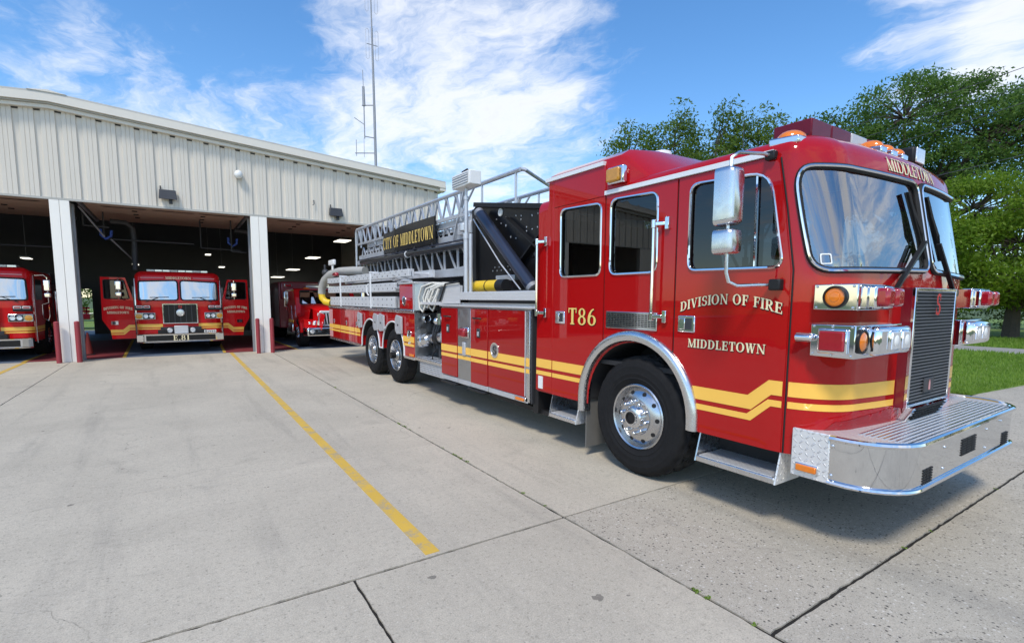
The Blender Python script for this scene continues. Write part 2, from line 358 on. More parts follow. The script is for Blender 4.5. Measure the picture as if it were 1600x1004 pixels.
# ---------------------------------------------------------------- serif lettering
def glyphs():
    G = {}; w, t, s = 0.19, 0.075, 0.065
    R_ = lambda x0, y0, x1, y1: [(x0, y0), (x1, y0), (x1, y1), (x0, y1)]
    def stem(x, y0=0, y1=1, ww=w, lo=True, hi=True):
        o = [R_(x-ww/2, y0, x+ww/2, y1)]; e = ww/2+0.075
        if lo: o.append(R_(x-e, y0, x+e, y0+s))
        if hi: o.append(R_(x-e, y1-s, x+e, y1))
        return o
    def diag(x0, y0, x1, y1, ww): return [[(x0-ww/2, y0), (x0+ww/2, y0), (x1+ww/2, y1), (x1-ww/2, y1)]]
    def arc(cx, cy, rx, ry, a0, a1, wv=w, wt=t, n=14):
        o = []
        for i in range(n):
            q = []
            for a in (a0+(a1-a0)*i/n, a0+(a1-a0)*(i+1)/n):
                a = radians(a); k = abs(cos(a)); ww = wt+(wv-wt)*k**1.5
                q.append(((cx+rx*cos(a), cy+ry*sin(a)), (cx+(rx-ww)*cos(a), cy+(ry-ww*.75)*sin(a))))
            o.append([q[0][0], q[1][0], q[1][1], q[0][1]])
        return o
    ser = lambda x, y: [R_(x-.13, y, x+.13, y+s)]
    tick = lambda x, y0, y1: [R_(x-.03, y0, x+.03, y1)]
    G['I'] = (stem(.2), .40)
    G['D'] = (stem(.2)+[R_(.2, 0, .42, t), R_(.2, 1-t, .42, 1)]+arc(.40, .5, .42, .5, -90, 90), .88)
    G['O'] = (arc(.44, .5, .44, .52, 0, 360, n=28), .94)
    G['C'] = (arc(.44, .5, .44, .52, 42, 318, n=24)+tick(.80, .66, .98), .88)
    G['E'] = (stem(.2)+[R_(.2, 0, .66, t), R_(.2, 1-t, .64, 1), R_(.2, .48, .52, .48+t)]+tick(.65, 0, .27)+tick(.62, .75, 1)+tick(.52, .38, .65), .74)
    G['F'] = (stem(.2)+[R_(.2, 1-t, .64, 1), R_(.2, .48, .52, .48+t)]+tick(.62, .73, 1)+tick(.52, .38, .65), .68)
    G['L'] = (stem(.2)+[R_(.2, 0, .64, t)]+tick(.64, 0, .30), .70)
    G['T'] = (stem(.38, hi=False)+[R_(.04, 1-t, .72, 1)]+tick(.06, .72, 1)+tick(.70, .72, 1), .78)
    G['R'] = (stem(.2)+[R_(.2, .46, .42, .46+t), R_(.2, 1-t, .42, 1)]+arc(.40, .74, .32, .27, -90, 90)+diag(.42, .48, .74, 0, w)+[R_(.62, 0, .88, s)], .88)
    G['B'] = (stem(.2)+[R_(.2, .49, .42, .49+t), R_(.2, 1-t, .42, 1), R_(.2, 0, .42, t)]+arc(.40, .755, .29, .25, -90, 90)+arc(.40, .27, .36, .28, -90, 90), .82)
    G['V'] = (diag(.16, 1, .44, 0, w)+diag(.44, 0, .70, 1, t)+ser(.16, 1-s)+ser(.70, 1-s), .84)
    G['Y'] = (diag(.16, 1, .42, .45, w)+diag(.42, .45, .68, 1, t)+stem(.42, 0, .5, hi=False)+ser(.16, 1-s)+ser(.68, 1-s), .82)
    G['W'] = (diag(.14, 1, .34, 0, w)+diag(.34, 0, .56, 1, t)+diag(.54, 1, .76, 0, w)+diag(.76, 0, .98, 1, t)+ser(.14, 1-s)+ser(.56, 1-s)+ser(.98, 1-s), 1.12)
    G['N'] = (stem(.15, ww=t)+stem(.77, ww=t, lo=False)+diag(.15, 1, .75, 0, w), .92)
    G['M'] = (stem(.15, ww=t)+stem(.92, ww=w)+diag(.17, 1, .53, 0, w)+diag(.53, 0, .88, 1, t), 1.10)
    G['S'] = (arc(.36, .735, .28, .265, 40, 270, wv=.15, n=14)+arc(.36, .265, .30, .27, -140, 90, wv=.15, n=14)+tick(.60, .70, .96)+tick(.09, .04, .30), .70)
    G['8'] = (arc(.36, .745, .27, .255, 0, 360, wv=.14, n=20)+arc(.36, .26, .32, .27, 0, 360, wv=.16, n=20), .74)
    G['6'] = (arc(.38, .30, .32, .30, 0, 360, wv=.16, n=20)+arc(.62, .34, .56, .66, 100, 180, wv=.17, n=10), .78)
    G['9'] = (arc(.38, .70, .32, .30, 0, 360, wv=.16, n=20)+arc(.14, .66, .56, .66, -80, 0, wv=.17, n=10), .78)
    G['3'] = (arc(.33, .745, .28, .255, -90, 150, wv=.14, n=16)+arc(.33, .26, .32, .27, -150, 90, wv=.16, n=16), .72)
    G['1'] = (stem(.3, hi=False)+diag(.22, .84, .30, 1, .12), .56)
    G['.'] = ([R_(.1, 0, .27, .17)], .36)
    G[' '] = ([], .42)
    return G
GL = glyphs()
def lettering(text, mapf, x0, x1, y0, h, off=0.004, arcb=0.0, edge=0.02, shadow=(0.03, -0.03), bold=0.0, split=False):
    """lay text between x0 and x1 on mapf(u,v,off); arcb lifts the middle. Returns (fill, outline) or one such pair per letter"""
    adv = []; x = 0
    for ch in text: adv.append(x); x += GL[ch][1]+0.06
    tot = x-0.06; sx = (x1-x0)/tot; fill = MB(); out = MB(); res = []
    for ch, a in zip(text, adv):
        if split: fill, out = MB(), MB(); res.append((fill, out))
        gm = a+GL[ch][1]/2; um = (gm/tot)*2-1; lift = arcb*(1-um*um); slope = -arcb*2*um*2/((x1-x0) or 1)
        for k, q in enumerate(GL[ch][0]):
            cx_ = sum(p[0] for p in q)/len(q); cy_ = sum(p[1] for p in q)/len(q)
            def place(p, o, dx=0, dy=0, e=0):
                d = Vector((p[0]-cx_, p[1]-cy_)); ln = d.length or 1; px_ = p[0]+d.x/ln*e+dx; py_ = p[1]+d.y/ln*e+dy
                lx = (px_-GL[ch][1]/2)*sx; return mapf(x0+gm*sx+lx, y0+py_*h+lift+slope*lx, o)
            n = len(q); oo = (k % 12)*0.00008
            fill.add([place(p, off+0.0012+oo, e=bold) for p in q], [tuple(range(n))])
            if edge: out.add([place(p, off+oo, shadow[0], shadow[1], edge+bold) for p in q], [tuple(range(n))])
    return res if split else (fill, out)
def put_text(name, text, mapf, x0, x1, y0, h, mat_, parent, **k):
    for (a, b), ch in zip(lettering(text, mapf, x0, x1, y0, h, split=True, **k), text):
        if not a.v: continue
        me = bpy.data.meshes.new(name); nf = len(a.f); n = len(a.v)
        me.from_pydata(a.v+b.v, [], a.f+[tuple(i+n for i in f) for f in b.f]); me.materials.append(MATS[mat_]); me.materials.append(MATS['letter_edge'])
        me.polygons.foreach_set('material_index', [0]*nf+[1]*len(b.f)); link_mesh(name, me, parent)
def planeX(x, sgn=-1, flip=False):        # (u=y, v=z) on a plane facing -x
    return lambda u, v, o=0.0: (x+sgn*o, u, v)
def planeY(y, sgn=-1): return lambda u, v, o=0.0: (u, y+sgn*o, v)
def planeZ(z): return lambda u, v, o=0.0: (u, v, z+o)
def textX(x): return lambda u, v, o=0.0: (x-o, -u, v)     # text that reads from far (large y) to near

def copy_tree(o, parent=None):
    c = o.copy(); COL.objects.link(c)
    if parent is not None: c.parent = parent
    for ch in o.children: copy_tree(ch, c)
    return c
# ================================================================ the ladder truck (front towards -Y, left side at X = 3.40)
XC, HA = 4.63, 1.23
XL, XR = XC-HA, XC+HA
truck = thing('ladder_truck', 'large red ladder truck with T86 on its cab parked on the concrete apron', 'fire truck', (XC, 7.5, 0))

class Skin:
    """body surface of a cab: s runs along the plan outline from the left rear corner round the nose, t is height (bent over at the roof edge)"""
    def __init__(s, xc, a, yr, yc, rc, yn, bow, rake, z_ws, zr, rr, rf):
        s.xc, s.a, s.yr, s.rake, s.zws, s.zr, s.rr, s.rf = xc, a, yr, rake, z_ws, zr, rr, rf
        P = [(-a, yr), (-a, yc)]
        for k in range(1, 13): t = pi/2*k/12; P.append((-(a-rc)-rc*cos(t), yc-(yc-yn-bow)*sin(t)))
        e = a-rc
        for k in range(1, 11): u = -e+e*k/10; P.append((u, yn+bow*(u/e)**2))
        P += [(-u, y) for u, y in P[-2::-1]]
        s.P = [Vector(p) for p in P]; s.S = [0.0]
        for i in range(1, len(P)): s.S.append(s.S[-1]+(s.P[i]-s.P[i-1]).length)
        s.L = s.S[-1]; s.mid = s.L/2; s.yc, s.yn = yc, yn
        nn = []
        for i in range(len(P)):
            d = (s.P[min(i+1, len(P)-1)]-s.P[max(i-1, 0)]).normalized(); nn.append(Vector((d.y, -d.x)))
        nn[0] = nn[1] = Vector((-1, 0)); nn[-1] = nn[-2] = Vector((1, 0))
        s.NN = nn
    def plan(s, q):
        q = max(0, min(s.L, q)); lo = 0; hi = len(s.S)-1
        while hi-lo > 1:
            m = (lo+hi)//2
            if s.S[m] <= q: lo = m
            else: hi = m
        f = (q-s.S[lo])/max(1e-9, s.S[hi]-s.S[lo])
        return s.P[lo].lerp(s.P[hi], f), s.NN[lo].lerp(s.NN[hi], f).normalized()
    def w(s, y):
        k = max(0, min(1, (s.yc+.05-y)/(s.yc+.05-s.yn-.08))); return k*k*(3-2*k)
    def __call__(s, q, t, o=0.0):
        p, n = s.plan(q); w = s.w(p.y); z = t; ins = 0.0
        if t > s.zr:
            v = min(1.0, (t-s.zr)/0.3)*pi/2; z = s.zr+(s.rr+.05*w)*sin(v)+o*sin(v); ins = (s.rr*.8+s.rf*w)*(1-cos(v)); o = o*cos(v)
        sh = 0.0
        if z > s.zws: sh = s.rake*(z-s.zws)*w
        x = s.xc+p.x-n.x*ins+n.x*o; y = p.y+sh-n.y*ins+n.y*o
        return (x, y, z)
    def s_of_y(s, y): return s.yr-y
    def s_of_x(s, x):
        """front: arc position of lateral offset x (world)"""
        u = x-s.xc; lo, hi = 0, len(s.P)-1
        for i in range(len(s.P)-1):
            if s.P[i].x <= u <= s.P[i+1].x and s.P[i+1].x > s.P[i].x:
                return s.S[i]+(s.S[i+1]-s.S[i])*(u-s.P[i].x)/(s.P[i+1].x-s.P[i].x)
        return s.mid
SK = Skin(XC, HA, 4.62, 1.90, 0.38, 1.46, 0.06, 0.19, 1.80, 2.55, 0.125, 0.12)
sY = SK.s_of_y
LL = SK.L
def yz(*pts): return [(sY(y), z) for y, z in pts]
# --- openings
arch = [(sY(3.15)+.61*cos(t), .60+.62*sin(t)) for t in [pi*(1-k/22) for k in range(23)]]
W1 = rpoly(yz((4.21, 1.83), (3.61, 1.83), (3.61, 2.50), (4.21, 2.52)), .07)
W2 = rpoly(yz((3.48, 1.83), (2.93, 1.83), (2.935, 2.49), (3.48, 2.51)), .08)
W3 = rpoly(yz((2.61, 1.83), (1.86, 1.82), (1.98, 2.46), (2.61, 2.49)), [.07, .08, .14, .08])
ws_l = sY(1.735)
sM = SK.mid
WSL = rpoly([(sY(1.695), 1.79), (sM-.035, 1.815), (sM-.035, 2.46), (sY(1.785), 2.465)], [.12, .09, .09, .16], 7)
mir = lambda poly: [(LL-u, v) for u, v in poly][::-1]
W1R, W2R, W3R, WSR, archR = mir(W1), mir(W2), mir(W3), mir(WSL), mir(arch)
gs = sorted(set([round(k*.12, 3) for k in range(0, 30)]+[sY(1.95)+k*.05 for k in range(0, 16)]+[sM+.1*k for k in range(-10, 11)]))
gs = sorted(set(gs+[LL-q for q in gs]))
gz = [.7, .9, 1.1, 1.3, 1.5, 1.7, 1.8, 1.9, 2.0, 2.1, 2.2, 2.3, 2.4, 2.5, 2.55, 2.58, 2.61, 2.65, 2.69, 2.73, 2.77, 2.81]
outer = [(0, .56), (sY(3.76), .56)]+[p for p in arch]+[(sY(2.54), .56), (LL-sY(2.54), .56)]+[p for p in archR]+[(LL-sY(3.76), .56), (LL, .56), (LL, 2.85), (0, 2.85)]
m = MB(); region(m, outer, [W1, W2, W3, WSL, WSR, W1R, W2R, W3R], SK, 0.0, (gs, gz), step=.08)
top = [SK(q, 2.85) for q in [LL*k/90 for k in range(91)]]
ctr = (XC, 3.0, top[0][2]+.015)
m.add(top+[ctr], [(i, i+1, len(top)) for i in range(len(top)-1)]+[(len(top)-1, 0, len(top))])
cab = obj('cab_body', m, 'red_paint', truck)
# rear corner strip of the cab that leans back below the window line, and the cab's rear wall
m = MB(); m.prism([(XL-.012, 4.34, .57), (XL-.012, 4.34, 2.84), (XL-.012, 4.43, 2.84), (XL-.012, 4.43, 2.62), (XL-.012, 4.59, 2.24), (XL-.012, 4.62, 1.95), (XL-.012, 4.64, .57)][::-1], (.10, 0, 0))
obj('rear_corner_panel', m, 'red_paint', truck, bevel=.008)
obj('cab_rear_wall', MB().box(XL+.05, XR-.05, 4.56, 4.60, .6, 2.5), 'dark_steel', truck)
# raised roof over the crew seats
def roof_raise():
    m = MB(); x0 = XL-.004; zb = 2.56
    prof = [(x0, zb, 1.0), (x0, 2.84, 1.0), (x0+.02, 2.895, .96), (x0+.12, 2.955, .9), (x0+.5, 3.0, .85), (XC, 3.01, .85)]
    prof += [(2*XC-x, z, k) for x, z, k in prof[-2::-1]]; n = len(prof); V = []
    for x, z, k in prof: V.append((x, 4.43, z))
    for x, z, k in prof: V.append((x, 3.40-.03*(1-k), z))
    for x, z, k in prof: e = min(1, max(0, (z-zb)/.4)); V.append((x+(XC-x)*.02, 3.34 if e > .5 else 3.30, z-.025*e))
    for x, z, k in prof: d = abs(x-XC)/HA; V.append((x+(XC-x)*.05, 2.78+.27*d**3, min(z, 2.60+.05*(1-d**2))))
    F = [(r*n+i, r*n+i+1, (r+1)*n+i+1, (r+1)*n+i) for r in range(3) for i in range(n-1)]
    F += [tuple(range(n)), tuple(range(3*n, 4*n))]
    return m.add(V, F)
rr_ = obj('raised_roof', roof_raise(), 'red_paint', truck, smooth_=25)
# drip rails
m = MB(); m.tube([SK(sY(y), 2.575, .012) for y in (3.56, 3.0, 2.5, 2.2, 1.96)], .012, 4); m.prism([(XL-.03, 3.56, 2.560), (XL-.03, 1.96, 2.560), (XL-.03, 1.96, 2.597), (XL-.03, 3.56, 2.597)], (.045, 0, 0))
obj('drip_rail', m, 'white_trim', truck)
obj('drip_rail', MB().box(XL-.034, XL+.01, 3.58, 4.46, 2.835, 2.872), 'white_trim', truck, label='short white drip rail on the raised rear of the cab')

# --- doors: proud plates with their own windows
def door(name, poly, hole, label):
    d = obj(name, region(MB(), poly, [hole], SK, .014, (gs, gz), depth=.022, step=.07), 'red_paint', truck, smooth_=30, label=label)
    return d
archO = [(sY(3.16)+.665*cos(t), .60+.665*sin(t)) for t in [pi*(1-k/40) for k in range(41)]]
zt = 2.552
dA = [p for p in archO if p[0] < sY(3.565)]          # rear part of the arch
dB = [p for p in archO if sY(3.545) < p[0] < sY(2.745)]
dC = [p for p in archO if p[0] > sY(2.725)]
door1 = door('cab_door', [(sY(4.335), .565), (sY(3.835), .565)]+dA+[(sY(3.563), 1.14), (sY(3.563), zt), (sY(4.335), zt)], W1, 'rear cab door lettered T86')
door3 = door('cab_door', dC+[(sY(2.495), .565), (sY(1.815), .565), (sY(1.815), 1.8), (sY(1.86), 2.2), (sY(1.93), zt), (sY(2.725), zt), (sY(2.725), 1.12)], W3, 'front cab door lettered Division of Fire Middletown')
door2 = door('crew_panel', dB+[(sY(2.742), 1.13), (sY(2.742), zt), (sY(3.547), zt), (sY(3.547), 1.13)], W2, 'cab side panel with a louvre above the front wheel')
# upper part of the rear door on the raised roof
obj('door_top_panel', MB().box(XL-.016, XL+.02, 3.565, 4.335, 2.556, 2.834), 'red_paint', door1, bevel=.004)
for y, a, b in ((3.555, 1.13, 2.55), (2.733, 1.15, 2.55), (4.34, .57, 2.55)): m = MB(); obj('door_seal', m.add([SK(sY(y)-.012, a, .004), SK(sY(y)+.012, a, .004), SK(sY(y)+.012, b, .004), SK(sY(y)-.012, b, .004)], [(0, 1, 2, 3)]), 'black_seal', truck, smooth_=0)
m = MB().tube([SK(sY(y), z, .002) for y, z in ((1.80, .565), (1.80, 1.8), (1.845, 2.2), (1.915, 2.54))], .006, 5)
obj('door_seal', m, 'black_seal', truck, smooth_=0)
# --- glass, gaskets
def window(parent, poly, gl, chrome=.011, off=.018, seal=.02, inset=-.006, gr=None):
    g = obj('window', region(MB(), poly, [], SK, inset, (gs, gz), step=.08), gl, parent)
    obj('window_frame', trim(MB(), poly, SK, off, chrome, 6), 'chrome', g)
    obj('window_seal', trim(MB(), poly, SK, off-.012, seal*.6, 6), 'black_seal', g)
    return g
window(door1, W1, 'side_glass'); window(door2, W2, 'side_glass'); wd3 = window(door3, W3, 'side_glass')
obj('window_bar', MB().tube([SK(sY(2.065), 1.83, .006), SK(sY(2.075), 2.47, .006)], .012, 6), 'chrome', wd3)
for nm, poly in (('left', WSL), ('right', WSR)):
    g = obj('windshield', region(MB(), poly, [], SK, -.004, (gs, gz), step=.06), 'wind_glass', truck, label=None)
    obj('windshield_gasket', trim(MB(), poly, SK, .006, .022, 8, .05), 'black_seal', g)
    obj('windshield_trim', trim(MB(), poly, SK, .020, .011, 6, .05), 'chrome', g)
for poly in (W1R, W2R, W3R): window(truck, poly, 'side_glass', off=.006)
m = MB(); region(m, rpoly([(ws_l+.09, 1.83), (ws_l+.16, 1.832), (ws_l+.16, 1.90), (ws_l+.09, 1.90)], .012), [rpoly([(ws_l+.098, 1.838), (ws_l+.152, 1.84), (ws_l+.152, 1.892), (ws_l+.098, 1.892)], .01)], SK, .003)
obj('windshield_sticker', m, 'white_plastic', truck, smooth_=0)
# --- cab interior
cabin = MB().box(XL+.04, XR-.04, 1.75, 4.5, .98, 1.02)
obj('cab_floor', cabin, 'interior_dark', truck)
m = MB().box(3.78, 5.48, 1.66, 1.98, 1.52, 1.76); obj('dashboard', m, 'interior_dark', truck, bevel=.05)
obj('engine_cover', MB().box(4.2, 5.06, 1.98, 4.4, 1.0, 1.62), 'interior_dark', truck, bevel=.08)
m = MB(); c_ = Vector((3.86, 2.06, 1.80)); ax = Vector((0, -.75, -.66)).normalized(); a_ = Vector((1, 0, 0)); b_ = ax.cross(a_)
m.tube([c_+(a_*cos(t)+b_*sin(t))*.22 for t in [2*pi*k/20 for k in range(20)]], .016, 6, closed=True); m.cyl(c_, c_+ax*.25, .03); m.bar(c_-a_*.2, c_+a_*.2, .03, .02)
obj('steering_wheel', m, 'black_plastic', truck)
def seat(x, y, mt):
    s_ = MB().box(x-.24, x+.24, y-.05, y+.42, 1.32, 1.45).prism([(x-.23, y+.36, 1.42), (x+.23, y+.36, 1.42), (x+.23, y+.52, 2.15), (x-.23, y+.52, 2.15)], (0, .10, 0)).box(x-.13, x+.13, y+.50, y+.60, 2.16, 2.36)
    obj('seat', s_, mt, truck, bevel=.03)
seat(3.85, 2.30, 'seat_red'); seat(5.40, 2.30, 'seat_red'); seat(3.85, 3.75, 'interior_dark'); seat(5.40, 3.75, 'interior_dark')
obj('hanging_vest', MB().prism([(3.66, 2.02, 1.98), (3.82, 2.02, 1.98), (3.86, 2.05, 1.70), (3.80, 2.06, 1.66), (3.64, 2.05, 1.68)], (0, .05, 0)), 'vest_lime', truck, bevel=.015)
m = MB(); m.ell((5.25, 1.86, 1.80), .20, .14, .13); m.bar((5.0, 1.86, 1.78), (5.42, 1.95, 2.0), .06, .03); obj('stowed_coat', m, 'seat_red', truck)

# --- stripes along the whole left side and round the nose
def stripe(poly, mapf, parent, off, step=.05): return obj('stripe', region(MB(), poly, [], mapf, off, (gs, []), step=step), 'yellow_stripe', parent, smooth_=30)
def zig(z0, z1, up_, l0, l1):
    """band of the front door: level, climbing, level"""
    return [(sY(l0), z0), (sY(2.03), z0), (sY(1.89), z0+up_), (sY(1.822), z0+up_), (sY(1.822), z1+up_), (sY(1.91), z1+up_), (sY(2.06), z1), (sY(l1), z1)]
stripe(zig(.825, .925, .128, 2.495, 2.53), SK, door3, .0165); stripe(zig(.745, .79, .128, 2.485, 2.49), SK, door3, .0165)
stripe([(sY(4.33), .837), (sY(3.835), .837), (sY(3.79), .935), (sY(4.33), .935)], SK, door1, .0165); stripe([(sY(4.33), .755), (sY(3.845), .755), (sY(3.842), .80), (sY(4.33), .80)], SK, door1, .0165)
for a, b in ((.837, .935), (.755, .80)): obj('stripe', MB().add([(XL-.0145, y, z) for y, z in ((4.625, a), (4.345, a), (4.345, b), (4.625, b))], [(0, 1, 2, 3)]), 'yellow_stripe', truck, smooth_=0)
sg = SK.s_of_x(4.22)
for a, b in ((.953, 1.053), (.873, .918)):
    stripe([(sY(1.79), a), (sg, a-.012), (sg, b-.012), (sY(1.79), b)], SK, truck, .003, .03)
    stripe([(LL-sg, a-.012), (LL-sY(1.79), a), (LL-sY(1.79), b), (LL-sg, b-.012)], SK, truck, .003, .03)
m = MB(); region(m, [(sY(1.62), .62), (sg-.01, .62), (sg-.01, .845), (sY(1.50), .80), (sY(1.62), .70)], [], SK, .004, (gs, [.7, .78]), step=.03); obj('nose_tread_panel', m, 'red_tread', truck)
# --- lettering
T = lambda q, z, o=0.0: SK(q, z, o+.014)
put_text('letter', 'DIVISION OF FIRE', T, sY(2.67), sY(1.845), 1.505, .072, 'cream_letter', door3, arcb=.065, edge=.045, shadow=(.03, -.04), bold=.015)
put_text('letter', 'MIDDLETOWN', T, sY(2.585), sY(1.945), 1.228, .066, 'cream_letter', door3, edge=.045, shadow=(.03, -.04), bold=.015)
put_text('letter', 'T86', T, sY(4.07), sY(3.64), 1.345, .165, 'gold_letter', door1, edge=.02, shadow=(.02, -.02), bold=.01)
put_text('letter', 'MIDDLETOWN', SK, sM-.42, sM+.42, 2.507, .10, 'cream_letter', truck, edge=.03, shadow=(.02, -.02), bold=.005)
# --- handles, louvre, rails
def latch(parent, y0, y1, z0=1.345, z1=1.475):
    o = obj('door_latch', MB().box(XL-.026, XL-.012, y0, y1, z0, z1), 'chrome', parent, bevel=.008)
    obj('latch_recess', MB().box(XL-.028, XL-.024, y0+.025, y1-.06, z0+.02, z1-.02), 'dark_steel', o)
    obj('latch_paddle', MB().box(XL-.036, XL-.026, y1-.075, y1-.02, z0+.02, z1-.02), 'chrome', o, bevel=.006)
latch(door1, 4.125, 4.28); latch(door3, 2.525, 2.685)
lv = obj('louvre', MB().box(XL-.026, XL-.013, 2.90, 3.51, 1.335, 1.49), 'chrome', door2, bevel=.004)
obj('louvre_opening', MB().box(XL-.028, XL-.025, 2.915, 3.495, 1.36, 1.476), 'black_seal', lv)
m = MB()
for k in range(7): z = 1.368+k*.0165; m.box(XL-.034, XL-.027, 2.915, 3.495, z, z+.006)
for k in range(15): y = 2.95+k*.037; m.box(XL-.037, XL-.026, y, y+.005, 1.36, 1.476)
obj('louvre_slats', m, 'chrome', lv, kind='stuff')
def grab(parent, y, z0, z1, off=.075):
    m = MB(); m.cyl((XL-off, y, z0), (XL-off, y, z1), .015, n=12)
    g = obj('grab_rail', m, 'chrome', parent)
    for z in (z0+.03, z1-.03):
        obj('rail_bracket', MB().cyl((XL-off, y, z-.035), (XL-off, y, z+.035), .021, n=12).bar((XL-off, y, z), (XL-.03, y-.09, z), .022, .03).box(XL-.045, XL-.012, y-.125, y-.085, z-.05, z+.05), 'chrome', g, bevel=.005)
grab(truck, 4.55, 1.42, 2.25); grab(truck, 2.92, 1.43, 2.25)
# amber marker on the raised roof
o = obj('marker_lamp', MB().box(XL-.06, XL-.004, 3.30, 3.50, 2.635, 2.785), 'chrome', truck, bevel=.012)
obj('lamp_lens', MB().box(XL-.085, XL-.058, 3.335, 3.495, 2.65, 2.77), 'amber_dark', o, bevel=.015)
obj('cab_plate', MB().box(XL-.02, XL-.013, 4.50, 4.58, .60, .74), 'white_plastic', truck)
# --- roof: light bar, beacons, dome, antenna
RZ = 2.69
bar_y0, bar_y1 = 1.87, 2.14
lb = obj('light_bar', MB().box(3.66, 5.60, bar_y0+.02, bar_y1-.02, RZ+.005, RZ+.04), 'black_plastic', truck)
xs = 3.66; segs = [('maroon_lens', .28), ('maroon_lens', .30), ('grey_lens', .26), ('maroon_lens', .26), ('dark_lens', .24), ('maroon_lens', .30), ('maroon_lens', .30)]
for mt, wdt in segs:
    obj('bar_lens', MB().box(xs+.006, xs+wdt-.006, bar_y0, bar_y1, RZ+.02, RZ+.145), mt, lb, bevel=.010); xs += wdt
m = MB()
for x in (3.8, 4.6, 5.4): m.box(x-.05, x+.05, bar_y0+.06, bar_y1-.06, RZ-.03, RZ+.02)
obj('bar_foot', m, 'dark_steel', lb)
def beacon(x, y, z, s=1.0, tilt=0.0, nm='cab_marker'):
    b = MB().prism([(x-.11*s, y+.10, z-.02), (x+.11*s, y+.10, z-.02), (x+.10*s, y-.10, z-.03), (x-.10*s, y-.10, z-.03)], (0, 0, .05))
    o = obj(nm, b, 'chrome', truck, bevel=.01)
    obj('marker_lens', MB().ell((x, y, z+.025), .10*s, .09, .055, 14, 6, 0.0), 'amber_lens', o)
beacon(3.53, 1.93, 2.655, .95)
for x in (4.42, 4.61, 4.80): beacon(x, 1.82, 2.712, .5)
beacon(5.73, 1.93, 2.655, .95)
o = obj('roof_floodlight', MB().box(5.02, 5.22, 1.74, 1.90, 2.70, 2.84), 'black_plastic', truck, bevel=.02)
obj('flood_lens', MB().box(5.035, 5.205, 1.730, 1.742, 2.712, 2.828), 'clear_lens', o, bevel=.01)
obj('roof_beacon', MB().lathe((4.24, 3.66, 2.97), (0, 0, 1), [(.0, 0), (.11, 0), (.11, .10), (.10, .13), (0, .138)], 20), 'white_plastic', truck)
obj('whip_antenna', MB().cyl((4.25, 2.75, 2.7), (4.25, 2.75, 3.15), .004, .002, 6).cyl((4.25, 2.75, 2.62), (4.25, 2.75, 2.76), .02, .012, 8), 'dark_steel', truck)
m = MB().box(3.75, 5.5, 2.30, 2.60, 2.66, 2.73); obj('roof_hatch', m, 'maroon_paint', truck, bevel=.03)
# --- mirrors
MXc, MYc = 3.05, 2.055
mr = obj('mirror_arm', MB().tube([(XL-.01, 1.97, 2.555), (XL-.10, 1.99, 2.565), (MXc+.06, 2.04, 2.555), (MXc+.01, MYc, 2.52), (MXc, MYc, 2.36)], .012, 8), 'polished_aluminium', truck)
obj('lower_mirror_arm', MB().tube([(MXc, MYc, 2.12), (MXc, MYc, 2.0), (MXc+.005, MYc, 1.78), (MXc+.02, MYc-.01, 1.72), (MXc+.09, 2.03, 1.695), (XL-.02, 1.92, 1.705)], .012, 8), 'polished_aluminium', mr)
obj('mirror_bracket', MB().box(XL-.06, XL-.0, 1.85, 1.93, 1.665, 1.74), 'black_plastic', mr, bevel=.01); obj('mirror_bracket', MB().box(XL-.05, XL-.0, 1.94, 2.01, 2.53, 2.59), 'black_plastic', mr, bevel=.01)
def mirror_head(z0, z1, w_):
    m = MB(); q = rpoly([(-w_, z0), (w_, z0), (w_, z1), (-w_, z1)], .035, 4); zc_ = (z0+z1)/2; V = []; n = len(q)
    # glass face looks to the rear (+Y): the head is a shell bulging to the front
    for dy, sc_ in ((.065, 1.0), (.02, 1.0), (-.035, .97), (-.06, .88), (-.07, .7)):
        for a, b in q: V.append((MXc+a*sc_, MYc+dy, zc_+(b-zc_)*(1-(1-sc_)*.5)))
    return m.add(V, [(r*n+i, r*n+(i+1) % n, (r+1)*n+(i+1) % n, (r+1)*n+i) for r in range(4) for i in range(n)]+[tuple(range(n)), tuple(range(4*n, 5*n))])
obj('mirror_head', mirror_head(2.085, 2.455, .072), 'polished_aluminium', mr, smooth_=50)
obj('mirror_head', mirror_head(1.90, 2.06, .072), 'polished_aluminium', mr, smooth_=50)
# right mirror, seen beyond the nose only from the side
obj('mirror_arm', MB().tube([(XR+.01, 1.97, 2.565), (XR+.24, 1.97, 2.57), (XR+.285, 1.985, 2.42), (XR+.285, 1.985, 1.74), (XR+.02, 1.90, 1.70)], .013, 8), 'polished_aluminium', truck)
# --- wipers
def wiper(x0, x1, xb):
    m = MB(); q0 = SK.s_of_x(x0); q1 = SK.s_of_x(x1); qb = SK.s_of_x(xb)
    a = Vector(SK(q0, 1.66, .05)); b = Vector(SK(q1, 2.02, .05)); m.bar(a, b, .030, .016); m.cyl(SK(q0, 1.66, .0), SK(q0, 1.66, .075), .028, n=12)
    m.bar(Vector(SK(q0+.05, 1.67, .04)), Vector(SK(q1+.03, 2.0, .04)), .012, .012)
    o = obj('wiper', m, 'black_plastic', truck)
    m = MB().bar(SK(qb, 1.90, .025), SK(qb-.13, 2.37, .025), .03, .014).bar(SK(qb, 1.90, .012), SK(qb-.13, 2.37, .012), .008, .02)
    for t in (.2, .5, .8): m.bar(Vector(SK(qb-.13*t, 1.90+.47*t, .03)), b.lerp(Vector(SK(qb-.07, 2.12, .05)), .6), .012, .012)
    obj('wiper_blade', m, 'black_seal', o)
wiper(4.02, 4.50, 4.53); wiper(5.06, 4.76, 4.86)
